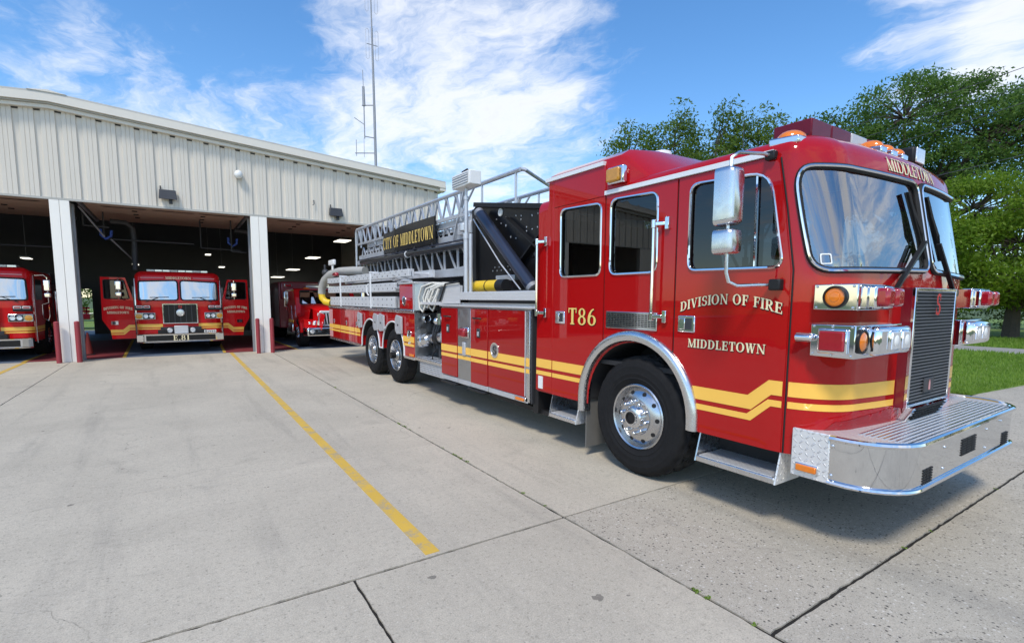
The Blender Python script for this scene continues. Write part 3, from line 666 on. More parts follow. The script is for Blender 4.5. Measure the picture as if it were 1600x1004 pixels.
# --- lamp housings on the nose
def lamp_set(sg_):
    f = lambda x: XC+(x-XC)*sg_
    def bx(x0, x1, *r): a, b = sorted((f(x0), f(x1))); return MB().box(a, b, *r)
    up_ = obj('warning_light_housing', bx(3.405, 3.85, 1.405, 1.66, 1.54, 1.70), 'bumper_chrome', truck, bevel=.006)
    for k in range(2):
        x = 3.60+.135*k
        h = obj('lamp_bezel', bx(x-.062, x+.062, 1.36, 1.41, 1.550, 1.690), 'chrome', up_, bevel=.012)
        obj('lamp_lens', bx(x-.048, x+.052, 1.30, 1.375, 1.563, 1.677), 'red_lens', h, bevel=.02, seg=3)
    # amber round lamp on the side
    o = obj('side_lamp', MB().lathe((f(3.405), 1.53, 1.62), (-sg_, 0, 0), [(.070, -.01), (.070, .016), (.060, .022), (.056, .012)], 28), 'black_plastic', up_)
    obj('lamp_lens', MB().lathe((f(3.405), 1.53, 1.62), (-sg_, 0, 0), [(.057, .0), (.057, .012), (.045, .017), (.03, .016), (.028, .020), (0, .022)], 28), 'amber_lens', o)
    lo_ = obj('headlight_housing', bx(3.395, 4.06, 1.40, 1.66, 1.245, 1.45), 'bumper_chrome', truck, bevel=.006)
    o = obj('lamp_bezel', bx(3.375, 3.396, 1.435, 1.61, 1.27, 1.425), 'chrome', lo_, bevel=.012)
    obj('lamp_lens', bx(3.360, 3.377, 1.450, 1.595, 1.287, 1.410), 'red_lens', o, bevel=.01)
    o = obj('turn_signal', MB().lathe((f(3.475), 1.40, 1.35), (0, -1, 0), [(.075, -.02), (.075, .014), (.064, .018), (.06, .01)], 24), 'black_plastic', lo_)
    obj('lamp_lens', MB().lathe((f(3.475), 1.40, 1.35), (0, -1, 0), [(.061, .0), (.061, .010), (.045, .018), (0, .022)], 24), 'amber_lens', o)
    b_ = obj('headlight_bezel', bx(3.56, 4.05, 1.335, 1.41, 1.258, 1.44), 'chrome', lo_, bevel=.03, seg=3)
    for k in range(2):
        x = 3.765+.16*k
        h = obj('headlight', bx(x-.07, x+.07, 1.325, 1.345, 1.285, 1.415), 'chrome', b_, bevel=.01)
        obj('headlight_lens', bx(x-.06, x+.06, 1.318, 1.328, 1.295, 1.405), 'clear_lens', h, bevel=.006)
        obj('headlight_bulb', MB().lathe((f(x), 1.321, 1.35), (0, -1, 0), [(.04, 0), (.035, .004), (.015, .008), (0, .009)], 14), 'white_plastic', h)
    m = MB()
    for x, z in [(3.43, 1.555), (3.43, 1.685), (3.83, 1.685), (3.83, 1.555)]: m.ell((f(x), 1.404, z), .008, .006, .008, 8, 4)
    for y, z in [(1.43, 1.555), (1.64, 1.555), (1.64, 1.685), (1.43, 1.685), (1.42, 1.262), (1.64, 1.262), (1.64, 1.437), (1.42, 1.437), (1.53, 1.262), (1.53, 1.437)]: m.ell((f(3.402 if z > 1.5 else 3.393), y, z), .006, .008, .008, 8, 4)
    obj('rivets', m, 'polished_aluminium', lo_, kind='stuff')
lamp_set(1); lamp_set(-1)
o = obj('clearance_lamp', MB().cyl((XL-.03, 1.735, 1.362), (XL-.03, 1.655, 1.362), .024, n=14).ell((XL-.03, 1.655, 1.362), .024, .03, .024, 12, 8).box(XL-.03, XL+.005, 1.66, 1.74, 1.335, 1.389), 'chrome', truck)
# --- grille
gy = 1.405
gh = obj('grille_housing', MB().box(4.235, 5.025, gy+.012, 1.56, .845, 1.69), 'maroon_paint', truck)
obj('grille_core', MB().box(4.262, 4.998, gy+.004, gy+.0115, .868, 1.665), 'black_seal', gh)
m = MB()
for a in ((4.235, 4.262, .845, 1.69), (4.998, 5.025, .845, 1.69), (4.262, 4.998, 1.665, 1.69), (4.262, 4.998, .845, .868)): m.box(a[0], a[1], gy-.012, gy+.012, a[2], a[3])
obj('grille_frame', m, 'chrome', gh, bevel=.004)
m = MB()
for k in range(34): z = .882+k*.0235; m.prism([(4.262, gy+.0, z), (4.262, gy-.009, z+.005), (4.262, gy+.004, z+.011)], (.736, 0, 0))
obj('grille_bars', m, 'grille_bright', gh, kind='stuff', smooth_=20)
sm = lambda u, v, o=0.0: (4.63+u, gy-.016-o, 1.50+v)
a, b = lettering('S', sm, -.045, .045, -.0, .15, edge=0, bold=.035); e = obj('grille_emblem', a, 'emblem_red', gh, smooth_=0)
obj('grille_plaque', MB().box(4.52, 4.70, gy-.014, gy-.002, .93, 1.04), 'dark_steel', gh, bevel=.004)
obj('plaque_mark', MB().prism([(4.595, gy-.017, .95), (4.625, gy-.017, .95), (4.622, gy-.017, 1.0), (4.61, gy-.017, 1.025), (4.598, gy-.017, 1.0)], (0, .002, 0)), 'pearl_pink', gh)
m = MB().add([(4.29, 1.37, .845), (4.97, 1.37, .845), (4.93, 1.46, .64), (4.33, 1.46, .64), (4.29, 1.55, .845), (4.97, 1.55, .845), (4.93, 1.55, .64), (4.33, 1.55, .64)], [(0, 1, 2, 3), (4, 5, 6, 7), (0, 3, 7, 4), (1, 2, 6, 5), (2, 3, 7, 6)])
lg = obj('lower_grille', m, 'bumper_chrome', truck, smooth_=0)
m = MB()
for k in range(8): t = .08+k*.105; m.bar((4.36+.03*t, 1.366+.09*t, .845-.205*t), (4.90-.03*t, 1.366+.09*t, .845-.205*t), .012, .008)
obj('lower_grille_bars', m, 'black_seal', lg, kind='stuff')
# --- bumper
def bump_outline(o=0.0):
    P = [(3.40-o, 1.74), (3.40-o, 1.50)]
    for k in range(1, 9): t = pi/2*k/8; P.append((3.72-(.32+o)*cos(t), 1.46-(.33+o)*sin(t)))
    P += [(2*XC-x, y) for x, y in P[::-1]]
    return P
bo = bump_outline(); bi = [(x+(XC-x)*.0, y) for x, y in bo]
def wall_strip(P, z0, z1, th=.012):
    m = MB(); n = len(P); V = []
    for x, y in P: V += [(x, y, z0), (x, y, z1)]
    m.add(V, [(2*i, 2*i+2, 2*i+3, 2*i+1) for i in range(n-1)]); return m
bm_ = obj('bumper', wall_strip(bo[1:-1], .455, .735), 'bumper_chrome', truck, smooth_=60)
m = MB().tube([(x, y, .738) for x, y in bump_outline(.006)[1:-1]], .020, 8).tube([(x, y, .455) for x, y in bump_outline(.008)[1:-1]], .016, 8); obj('bumper_rolled_edge', m, 'chrome', bm_)
dk = [(x, y, .744) for x, y in bump_outline(-.02)]
m = MB().add(dk+[(x, y, .71) for x, y, z in dk], [tuple(range(len(dk)))]+[(i, (i+1) % len(dk), len(dk)+(i+1) % len(dk), len(dk)+i) for i in range(len(dk))]); obj('bumper_deck', m, 'tread_small', bm_, smooth_=0)
m = MB()
for k in range(9): m.bar((3.62+.0*k, 1.165+.033*k, .7465), (5.64, 1.165+.033*k, .7465), .012, .005)
obj('deck_ribs', m, 'polished_aluminium', bm_, kind='stuff')
for sx in (1, -1):
    f = lambda x: XC+(x-XC)*sx
    a, b = sorted((f(3.392), f(3.42)))
    t_ = obj('bumper_end_plate', MB().box(a, b, 1.50, 1.735, .44, .757), 'tread_plate', bm_, bevel=.006)
    a, b = sorted((f(3.378), f(3.395)))
    o = obj('side_marker', MB().box(a, b, 1.555, 1.70, .478, .535), 'chrome', t_, bevel=.005); a, b = sorted((f(3.366), f(3.380))); obj('marker_lens', MB().box(a, b, 1.565, 1.69, .486, .527), 'amber_lens', o, bevel=.005)
def vents(x0, x1, y, z0, z1, n, curved=False):
    m = MB()
    for r in range(n):
        z = z0+(z1-z0)*r/n
        for c in range(3): a = x0+(x1-x0)*c/3; m.box(a+.006, a+(x1-x0)/3-.006, y-.004, y+.004, z, z+(z1-z0)/n*.55)
    return obj('bumper_vent', m, 'black_seal', bm_)
vents(4.42, 4.72, 1.128, .545, .665, 7); vents(3.76, 3.92, 1.128, .475, .575, 6); vents(5.36, 5.5, 1.128, .475, .575, 6)
m = MB()
for x, z in ((4.10, .66), (4.10, .52), (4.95, .66), (4.95, .52), (5.28, .68)): m.ell((x, 1.128, z), .010, .008, .010, 10, 5)
for y, z in ((1.485, .69), (1.485, .50)): m.ell((3.398, y, z), .008, .011, .011, 10, 5)
obj('bumper_bolts', m, 'polished_aluminium', bm_, kind='stuff')
obj('bumper_core', MB().box(3.78, 5.48, 1.19, 1.70, .47, .70), 'dark_steel', bm_)
# --- steps below the doors
def step(y0, y1, zb, zt_):
    s_ = obj('cab_step', MB().box(XL-.03, XL+.28, y0, y1, zb, zb+.045), 'polished_aluminium', truck, bevel=.006)
    obj('step_tread', MB().box(XL-.02, XL+.27, y0+.02, y1-.02, zb+.046, zb+.052), 'tread_small', s_)
    for ya, yb, nm in ((y0-.012, y0, 'f'), (y1, y1+.012, 'r')):
        m = MB().prism([(XL-.03, ya, zb), (XL+.28, ya, zb), (XL+.28, ya, zt_), (XL+.03, ya, zt_)], (0, .012, 0)); obj('step_side', m, 'tread_plate' if nm == 'f' else 'polished_aluminium', s_, smooth_=0)
    obj('step_back', MB().box(XL+.27, XL+.285, y0, y1, zb, zt_), 'black_plastic', s_)
step(1.83, 2.46, .335, .56); step(3.92, 4.36, .315, .57)
# --- fenders, arch liner, mud flaps
def fender(yc, zc_, r0, r1, a0, a1, zend):
    m = MB(); V = []; n = 30
    pts = [(yc+0*0, 0)]
    path = []
    for k in range(n+1): t = radians(a0+(a1-a0)*k/n); path.append((cos(t), sin(t)))
    sec = [(-.002, r1), (-.03, r1+.0), (-.052, r1-.018), (-.058, (r0+r1)/2), (-.046, r0+.012), (-.015, r0), (.04, r0)]
    for c, s_ in path:
        for dx, r in sec: V.append((XL+dx, yc-r*c, zc_+r*s_))
    # straight tail down at both ends
    k = len(sec); rows = len(path)
    first = [(XL+dx, yc-r*path[0][0], zend) for dx, r in sec]; last = [(XL+dx, yc-r*path[-1][0], zend-.08) for dx, r in sec]
    V = first+V+last; rows += 2
    m.add(V, [(r*k+i, r*k+i+1, (r+1)*k+i+1, (r+1)*k+i) for r in range(rows-1) for i in range(k-1)]+[tuple(range(k)), tuple(range((rows-1)*k, rows*k))])
    return m
obj('wheel_arch_fender', fender(3.17, .62, .605, .705, 0, 180, .565), 'polished_aluminium', truck, smooth_=45)
m = MB(); V = []
for k in range(25): t = pi*k/24; V += [(XL+.0, 3.16-.62*cos(t), .60+.62*sin(t)), (XL+.55, 3.16-.62*cos(t), .60+.62*sin(t))]
m.add(V, [(2*i, 2*i+2, 2*i+3, 2*i+1) for i in range(24)]); obj('arch_liner', m, 'interior_dark', truck)
obj('arch_liner', MB().box(XL+.55, XL+.58, 2.5, 3.85, .4, 1.25), 'interior_dark', truck)
obj('mud_flap', MB().box(XL+.02, XL+.38, 3.80, 3.815, .10, .60), 'mud_flap', truck)
# --- wheels
def wheel(y, zc_, R, xo, width, front, far=False):
    sg_ = 1 if far else -1; xo_ = 2*XC-xo if far else xo
    D = (sg_, 0, 0); o0 = (xo_, y, zc_)
    wd = bpy.data.objects.new('wheel', None); COL.objects.link(wd); wd.parent = truck; wd.location = -Vector(OFF[truck.name])
    tp = [(.292, -.055), (.30, -.018), (.33, -.004), (R*.64, .008), (R*.66, .004), (R*.72, .012), (R*.735, .009), (R*.84, .013), (R*.855, .009), (R*.90, .004), (R*.93, -.004), (R*.965, -.022), (R*.985, -.045), (R, -.055)]
    nT = 96
    def jit(i, j, r, h):
        if j in (11, 12): return (r-(.012 if (i//2) % 2 else 0), h)
        return (r, h)
    obj('tyre', MB().lathe(o0, D, tp, nT, jit), 'rubber', wd, smooth_=30)
    tr = [(R, -.055)]; nb = 5; bw = (width-.11)/nb
    for b in range(nb):
        h0 = -.055-b*bw; tr += [(R+.001, h0-.012), (R+.003, h0-bw*.5), (R+.001, h0-bw+.012)]
        if b < nb-1: tr += [(R-.014, h0-bw+.006), (R-.014, h0-bw-.006)]
    tr += [(R-.02, -width+.02), (R*.8, -width), (.30, -width+.01)]
    def jit2(i, j, r, h):
        if r > R-.005: return (r-(.020 if (i+j//3) % 4 == 0 else 0), h+(.012 if (i//2) % 2 else -.012)*(0 if j == 0 else 1)*(1 if front else .4))
        return (r, h)
    def jit3(i, j, r, h): return ((r-.018 if (i % 4 < 2) else r), h) if r > R-.005 and j > 0 else (r, h)
    obj('tyre_tread', MB().lathe(o0, D, tr, nT, jit2 if front else jit3), 'tread_rubber', wd, smooth_=25)
    if front: rp = [(.296, -.05), (.300, -.012), (.290, -.004), (.278, -.012), (.268, -.050), (.262, -.062), (.245, -.040), (.20, -.012), (.165, -.004), (.16, .006), (.105, .008), (.10, .012)]
    else: rp = [(.296, -.05), (.300, -.012), (.290, -.004), (.280, -.012), (.270, -.06), (.262, -.15), (.235, -.165), (.20, -.175), (.16, -.17), (.12, -.17), (.10, -.165)]
    rim = obj('rim', MB().lathe(o0, D, rp, 56), 'wheel_aluminium', wd, smooth_=30)
    hb = [(.105, .0), (.10, .045), (.088, .058), (.070, .062), (.066, .075), (.055, .075), (.050, .060), (0, .058)] if front else [(.115, -.17), (.11, -.03), (.10, -.015), (.075, -.012), (.07, .0), (0, .002)]
    obj('hub', MB().lathe(o0, D, hb, 28), 'polished_aluminium' if front else 'brushed_steel', rim, smooth_=30)
    if front: obj('hub_cap', MB().lathe(o0, D, [(.056, .058), (.056, .078), (.042, .080), (.040, .070), (0, .070)], 20), 'black_plastic', rim)
    h = MB(); nb = 10; rb = .142 if front else .143; hb0 = .0 if front else -.17
    for k in range(nb):
        t = 2*pi*(k+.3)/nb; c = Vector((xo_, y+rb*cos(t), zc_+rb*sin(t))); d = Vector(D)
        obj('wheel_nut', MB().cyl(c+d*(hb0-.01), c+d*(hb0+.040), .020, .017, 10).ell(c+d*(hb0+.038), .018, .017, .017, 10, 6), 'chrome', rim, smooth_=40)
        t = 2*pi*k/nb; rh = .222; c = Vector((xo_, y+rh*cos(t), zc_+rh*sin(t))); hz = -.0235 if front else -.172
        h.lathe(c+d*hz, d+Vector((0, -cos(t), -sin(t)))*(-.30 if front else .1), [(.0, .0045), (.019, .0035), (.021, -.004)], 12)
    obj('hand_holes', h, 'black_seal', rim, kind='stuff')
    return wd
wheel(3.14, .545, .545, XL+.02, .38, True); wheel(3.14, .545, .545, XL+.02, .38, True, far=True)
for y in (9.24, 10.58):
    for fr in (False, True):
        wheel(y, .525, .525, XL+.035, .27, False, far=fr)
for y in (9.24, 10.58, 3.14):
    obj('axle', MB().cyl((XL+.2, y, .53), (XR-.2, y, .53), .09, n=12).ell((XC, y, .53), .25, .22, .22), 'dark_steel', truck)
obj('axle_cap', MB().cyl((XL+.05, 9.24, .53), (XL-.06, 9.24, .525), .06, n=16), 'black_plastic', truck)
obj('chassis_frame', MB().box(XC-.45, XC-.33, 1.7, 13.6, .55, .82).box(XC+.33, XC+.45, 1.7, 13.6, .55, .82).box(XC-.6, XC+.6, 1.8, 4.4, .60, .98).box(XC-.95, XC+.95, 4.8, 7.1, .5, .9).box(XC-.33, XC+.33, 5.2, 8.0, .40, .6), 'dark_steel', truck)
# ---------------------------------------------------------------- mid body: locker block behind the cab
PX = planeX(XL)
core = obj('locker_body', MB().box(XL+.012, XR-.012, 4.76, 7.12, .40, 1.49), 'brushed_steel', truck)
obj('locker_end', MB().box(XL+.005, XL+.55, 4.735, 4.757, .38, 1.50), 'dark_steel', core)
def panel(name, y0, y1, z0, z1, mt, parent, x=XL, th=.014, label=None): return obj(name, MB().box(x-th, x+.011, y0, y1, z0, z1), mt, parent, bevel=.005, label=label)
ld = [panel('locker_door', 6.585, 7.11, .455, 1.465, 'red_lower', core), panel('locker_door', 5.72, 6.175, .44, 1.465, 'red_lower', core), panel('locker_door', 4.85, 5.695, .445, 1.465, 'red_lower', core, label='wide locker door with a round badge')]
col = panel('steel_column', 6.19, 6.57, .44, 1.465, 'brushed_steel', core, th=.008)
panel('locker_edge', 4.765, 4.838, .39, 1.465, 'polished_aluminium', core, th=.010)
for (y0, y1), p in zip(((6.585, 7.11), (5.72, 6.175), (4.85, 5.695)), ld):
    for a, b in ((.815, .915), (.735, .785)): obj('stripe', MB().box(XL-.0165, XL-.0135, y0+.002, y1-.002, a, b), 'yellow_stripe', p, smooth_=0)
for a, b in ((.815, .915), (.735, .785)): obj('stripe', MB().box(XL-.0105, XL-.0075, 6.19, 6.57, a, b), 'yellow_stripe', col, smooth_=0); obj('stripe', MB().box(XL-.0125, XL-.0095, 4.767, 4.836, a, b), 'yellow_stripe', core, smooth_=0)
obj('column_lock', MB().box(XL-.03, XL-.008, 6.32, 6.40, .80, .99), 'dull_aluminium', col, bevel=.006)
o = obj('warning_lamp', MB().box(XL-.03, XL-.008, 6.22, 6.46, 1.05, 1.20), 'chrome', col, bevel=.012); obj('lamp_lens', MB().box(XL-.075, XL-.028, 6.27, 6.46, 1.065, 1.185), 'red_lens', o, bevel=.02)
def dring(p, y, z):
    o = obj('door_handle', MB().box(XL-.024, XL-.013, y-.045, y+.045, z-.06, z+.06), 'dark_steel', p, bevel=.006)
    obj('handle_paddle', MB().box(XL-.032, XL-.023, y-.025, y+.02, z-.04, z+.02), 'dull_aluminium', o, bevel=.004)
dring(ld[0], 6.87, 1.16); dring(ld[1], 5.95, 1.14)
for k, (p, y) in enumerate(((ld[0], 6.87), (ld[1], 5.98))): obj('grab_loop', MB().tube([(XL-.012, y+.09, 1.335), (XL-.05, y+.07, 1.34), (XL-.05, y-.07, 1.34), (XL-.012, y-.09, 1.335)], .012, 6), 'black_plastic', p)
def badge(p, y, z, rx, rz, x=XL-.014):
    ps = [(y+rx*cos(t), z+rz*sin(t)) for t in [2*pi*k/28 for k in range(28)]]; pi_ = [(y+rx*.78*cos(t), z+rz*.78*sin(t)) for t in [2*pi*k/28 for k in range(28)]]
    o = obj('badge', region(MB(), ps, [pi_], planeX(x), .010, depth=.01), 'chrome', p); obj('badge_face', region(MB(), pi_, [], planeX(x), .006), 'brushed_steel', o)
    f = lambda u, v, o_=0.0: (x-.008-o_, -u, v); a, b = lettering('S', f, -y-rx*.42, -y+rx*.42, z-rz*.55, rz*1.1, edge=0, bold=.02, off=.001); obj('badge_mark', a, 'dark_steel', o, smooth_=0)
badge(ld[2], 5.53, .945, .10, .098)
m = MB().box(XL-.035, XL+.03, 4.64, 7.13, 1.487, 1.515); t_ = obj('locker_top_trim', m, 'tread_small', core, bevel=.006)
m = MB()
for y0, y1 in ((6.585, 7.12), (6.19, 6.57), (5.72, 6.175), (4.80, 5.695)): m.box(XL-.010, XL+.01, y0, y1, .375, .44)
obj('locker_sill', m, 'dull_aluminium', core, bevel=.004)
m = MB()
for y0, y1 in ((6.58, 7.08), (5.74, 6.22)): m.box(XL-.05, XL+.2, y0, y1, .335, .362)
obj('folding_step', m, 'black_plastic', core, bevel=.008)
o = obj('side_marker', MB().box(XL-.022, XL-.009, 4.83, 5.07, .385, .435), 'chrome', core, bevel=.004); obj('marker_lens', MB().box(XL-.034, XL-.021, 4.86, 5.03, .393, .428), 'amber_lens', o, bevel=.005)
obj('hinge_strip', MB().cyl((XL-.016, 4.845, .46), (XL-.016, 4.845, 1.46), .007, n=8), 'dull_aluminium', core)
obj('under_rail', MB().bar((XL+.12, 4.5, .30), (XL+.12, 5.8, .33), .10, .05).box(XL+.03, XL+.4, 4.64, 4.74, .28, .56), 'black_plastic', core)
# deck on top of the lockers
obj('deck_plate', MB().box(XL+.05, XR-.05, 4.62, 8.2, 1.50, 1.545), 'tread_plate', core)
obj('deck_board', MB().box(XL+.0, XL+.05, 4.64, 6.54, 1.583, 1.695), 'tread_plate', core, bevel=.006)
obj('deck_shadow_gap', MB().box(XL+.02, XL+.06, 4.64, 6.54, 1.545, 1.584), 'black_plastic', core)
obj('air_bottle', MB().cyl((XL+.22, 6.42, 1.775), (XL+.22, 5.76, 1.775), .080, n=24).ell((XL+.22, 5.74, 1.775), .079, .10, .079, 18, 12), 'yellow_tank', truck)
obj('bottle_band', MB().cyl((XL+.22, 6.08, 1.775), (XL+.22, 6.06, 1.775), .083, n=24), 'black_plastic', truck); obj('bottle_boot', MB().cyl((XL+.22, 5.80, 1.775), (XL+.22, 5.62, 1.775), .084, n=24), 'black_plastic', truck)
m = MB().add([(XL+.02, 6.54, 1.53), (XL+.02, 7.16, 1.53), (XL+.02, 6.98, 1.80), (XL+.02, 6.54, 1.80)], [(0, 1, 2, 3)]).box(XL+.03, XL+.06, 6.54, 6.98, 1.53, 1.79); obj('tread_slope', m, 'tread_plate', core, smooth_=0)
obj('slope_rail', MB().tube([(XL, 7.18, 1.56), (XL, 6.98, 1.82), (XL, 6.55, 1.84)], .014, 6), 'black_plastic', core)
# light mast
mx_, my_ = XL+.08, 6.46
mast = obj('scene_light_mast', MB().cyl((mx_, my_, 1.62), (mx_, my_, 2.48), .040, n=14).cyl((mx_, my_, 2.48), (mx_, my_, 3.02), .028, n=14).cyl((mx_, my_-.13, 1.62), (mx_, my_-.13, 2.50), .028, n=12).box(mx_-.06, mx_+.06, my_-.19, my_+.07, 1.55, 1.66), 'dull_aluminium', truck)
obj('mast_collar', MB().cyl((mx_, my_, 2.44), (mx_, my_, 2.52), .048, n=14).cyl((mx_, my_, 2.98), (mx_, my_, 3.03), .036, n=14).cyl((mx_, my_, 3.03), (mx_, my_, 3.14), .022, n=12), 'dull_aluminium', mast)
lh = obj('scene_light', MB().box(mx_-.09, mx_+.09, my_-.27, my_+.26, 3.15, 3.335), 'white_plastic', mast, bevel=.01)
obj('light_face', MB().box(mx_-.097, mx_-.088, my_-.22, my_+.235, 3.175, 3.31), 'ribbed_grey', lh)
m = MB()
for k in range(4): m.box(mx_-.101, mx_-.096, my_-.22, my_+.235, 3.185+k*.033, 3.195+k*.033)
obj('light_louvre', m, 'white_plastic', lh, kind='stuff')
obj('light_handle', MB().tube([(mx_, my_+.12, 3.335), (mx_, my_+.10, 3.375), (mx_, my_-.04, 3.385), (mx_, my_-.08, 3.335)], .018, 8), 'black_plastic', lh)
# ---------------------------------------------------------------- pump bay
pb = obj('pump_bay_wall', MB().box(XL+.42, XL+.46, 7.12, 8.2, .55, 1.54), 'dark_steel', truck)
rb_ = obj('running_board', MB().box(XL-.01, XL+.45, 7.13, 8.20, .545, .60), 'polished_aluminium', truck, bevel=.006)
m = MB()
for k in range(6): z = .36+k*.03; m.box(XL+.012, XL+.06, 7.13, 8.02, z, z+.022)
m.box(XL+.03, XL+.3, 7.13, 8.02, .35, .545); obj('ribbed_skirt', m, 'dull_aluminium', rb_, bevel=.004)
obj('deck_cleats', MB().box(XL+.02, XL+.05, 7.2, 8.15, .601, .606).box(XL+.12, XL+.15, 7.2, 8.15, .601, .606).box(XL+.22, XL+.25, 7.2, 8.15, .601, .606), 'dull_aluminium', rb_)
# ---------------------------------------------------------------- rear body
YE, YB = 8.19, 13.97
arcs = [(9.24, .54), (10.58, .54)]
low = [(YE, .57), (8.67, .57)]
low += [(9.24-.58*cos(t), .62+.55*sin(t)) for t in [pi*k/20 for k in range(21)] if 9.24-.58*cos(t) < 9.90]
low += [(10.58-.58*cos(t), .62+.55*sin(t)) for t in [pi*k/20 for k in range(21)] if 10.58-.58*cos(t) > 9.92]
low += [(11.17, .57), (YB, .57)]
side = low+[(YB, 1.35), (YE, 1.35)]
body = obj('rear_body', region(MB(), side, [], PX, 0.0, depth=.45, step=.3), 'red_paint', truck, smooth_=30)
obj('rear_body_far_side', region(MB(), side, [], planeX(XR, 1), 0.0, depth=.45, step=.3), 'red_paint', body, smooth_=30)
obj('body_core', MB().box(XL+.44, XR-.44, YE+.02, YB, .85, 1.34).box(XL+.02, XR-.02, 11.2, YB, .60, 1.33).box(XL+.02, XR-.02, YE+.02, 8.64, .6, 1.33), 'dark_steel', body)
wl = MB()
for yc in (9.24, 10.58):
    V = []
    for k in range(21): t = pi*k/20; V += [(XL+.01, yc-.585*cos(t), .60+.57*sin(t)), (XL+.6, yc-.585*cos(t), .60+.57*sin(t))]
    wl.add(V, [(2*i, 2*i+2, 2*i+3, 2*i+1) for i in range(20)])
obj('arch_liner', wl, 'interior_dark', body)
at = [(u, v) for u, v in low if 8.66 < u < 11.18]
obj('arch_trim', MB().tube([(XL-.006, u, v) for u, v in at], .016, 6), 'white_trim', body)
for y0, y1, nm in ((12.90, 13.945, 'locker_door'), (11.70, 12.87, 'locker_door'), (11.26, 11.67, 'locker_door')):
    p = panel(nm, y0, y1, .60, 1.315, 'red_paint', body)
    for a, b in ((.835, .935), (.765, .81)): obj('stripe', MB().box(XL-.0165, XL-.0135, y0+.002, y1-.002, a, b), 'yellow_stripe', p, smooth_=0)
    o = obj('door_handle', MB().ell((XL-.016, (y0+y1)/2+.05, 1.02), .015, .06, .06, 14, 8), 'chrome', p)
p = panel('reflective_panel', 13.62, 13.944, .602, 1.313, 'pearl_pink', body, th=.0165)
for a, b in ((.835, .935), (.765, .81)): obj('stripe', MB().box(XL-.0165, XL-.001, 8.215, 8.70 if a > .8 else 8.68, a, b), 'yellow_stripe', body, smooth_=0); obj('stripe', MB().box(XL-.0195, XL-.0155, 13.622, 13.942, a, b), 'yellow_stripe', p, smooth_=0)
obj('body_top_rail', MB().box(XL-.022, XL+.10, YE-.01, YB+.02, 1.345, 1.40), 'polished_aluminium', body, bevel=.008)
obj('body_bottom_rail', MB().box(XL-.012, XL+.05, 11.2, YB+.01, .535, .58), 'polished_aluminium', body, bevel=.005)
obj('body_bottom_rail', MB().box(XL-.012, XL+.05, YE, 8.68, .535, .58), 'polished_aluminium', body, bevel=.005)
def chock(y, w0):
    m = MB().prism([(XL-.012, y-.16*w0, 1.27), (XL-.012, y+.10*w0, 1.30), (XL-.012, y+.16*w0, 1.22), (XL-.012, y+.16*w0, 1.02), (XL-.012, y+.08*w0, .95), (XL-.012, y-.16*w0, .97)], (-.035, 0, 0)); obj('wheel_chock_holder', m, 'dull_aluminium', body, bevel=.006)
    obj('chock_bolt', MB().ell((XL-.05, y, 1.12), .012, .02, .02, 8, 5), 'dark_steel', body)
chock(8.86, 1.0); chock(9.80, 1.0); chock(10.13, 1.0); chock(11.22, .9)
for y, z, r in ((8.43, .97, .085), (8.40, .83, .05)): obj('fuel_cap', MB().lathe((XL, y, z), (-1, 0, 0), [(r, 0), (r, .012), (r*.7, .02), (r*.6, .012), (0, .014)], 24), 'chrome', body)
obj('side_marker', MB().box(XL-.018, XL+.0, 8.23, 8.42, .59, .635), 'amber_lens', body, bevel=.004)
# front end wall of the rear body, stainless, and the red box on top
ew = obj('end_wall', MB().box(XL+.0, XL+.70, YE-.018, YE, .60, 1.35), 'brushed_steel', body)
V = []; n = 14
hb_ = MB()
pr = [(XL+.005, 8.86), (XL+.005, YE-.02)]+[(XL+.03+.30*(k/8), YE-.04-.06*sin(pi*k/8)) for k in range(9)]+[(XL+.75, YE-.04), (XL+.75, 8.86)]
hb_.prism([(x, y, 1.40) for x, y in pr], (0, 0, .455)); hbx = obj('hose_bin', hb_, 'brushed_steel', body, smooth_=50)
rbx = panel('bin_door', 8.225, 8.845, 1.415, 1.845, 'red_paint', hbx, x=XL+.004); badge(rbx, 8.62, 1.555, .085, .085, XL-.010)
obj('bin_trim', MB().box(XL-.02, XL+.76, 8.17-.05, 8.89, 1.855, 1.885), 'tread_small', hbx, bevel=.005)
obj('bin_edge', MB().box(XL-.014, XL+.006, 8.18, 8.222, 1.40, 1.855), 'dull_aluminium', hbx)
# discharge valve with cap, upper valve
v_ = obj('discharge_valve', MB().cyl((XL+.20, 7.95, .92), (XL+.22, 7.45, .98), .085, .10, 18).cyl((XL+.42, 7.40, 1.0), (XL+.16, 7.40, .98), .12, .12, 20).cyl((XL+.18, 7.95, .915), (XL+.14, 8.10, .88), .12, .12, 20), 'polished_aluminium', truck, smooth_=40)
obj('valve_cap', MB().lathe((XL+.135, 8.10, .88), (-.25, .94, -.2), [(.0, .06), (.10, .06), (.115, .05), (.115, .02), (.125, .02), (.125, -.03), (.10, -.03)], 20), 'chrome', v_)
obj('valve_collar', MB().cyl((XL+.21, 7.72, .945), (XL+.215, 7.60, .96), .115, n=18), 'black_plastic', v_)
obj('small_valve', MB().cyl((XL+.30, 7.75, 1.22), (XL+.2, 7.35, 1.28), .06, n=14).ell((XL+.22, 7.72, 1.23), .08, .07, .07).cyl((XL+.16, 7.52, 1.18), (XL+.16, 7.52, 1.36), .05, n=12), 'chrome', truck, smooth_=40)
obj('pressure_gauge', MB().lathe((XL+.22, YE-.018, 1.255), (0, -1, 0), [(.075, 0), (.075, .03), (.06, .035), (.055, .02), (0, .02)], 20), 'chrome', ew)
m = MB(); rr0 = random.Random(3)
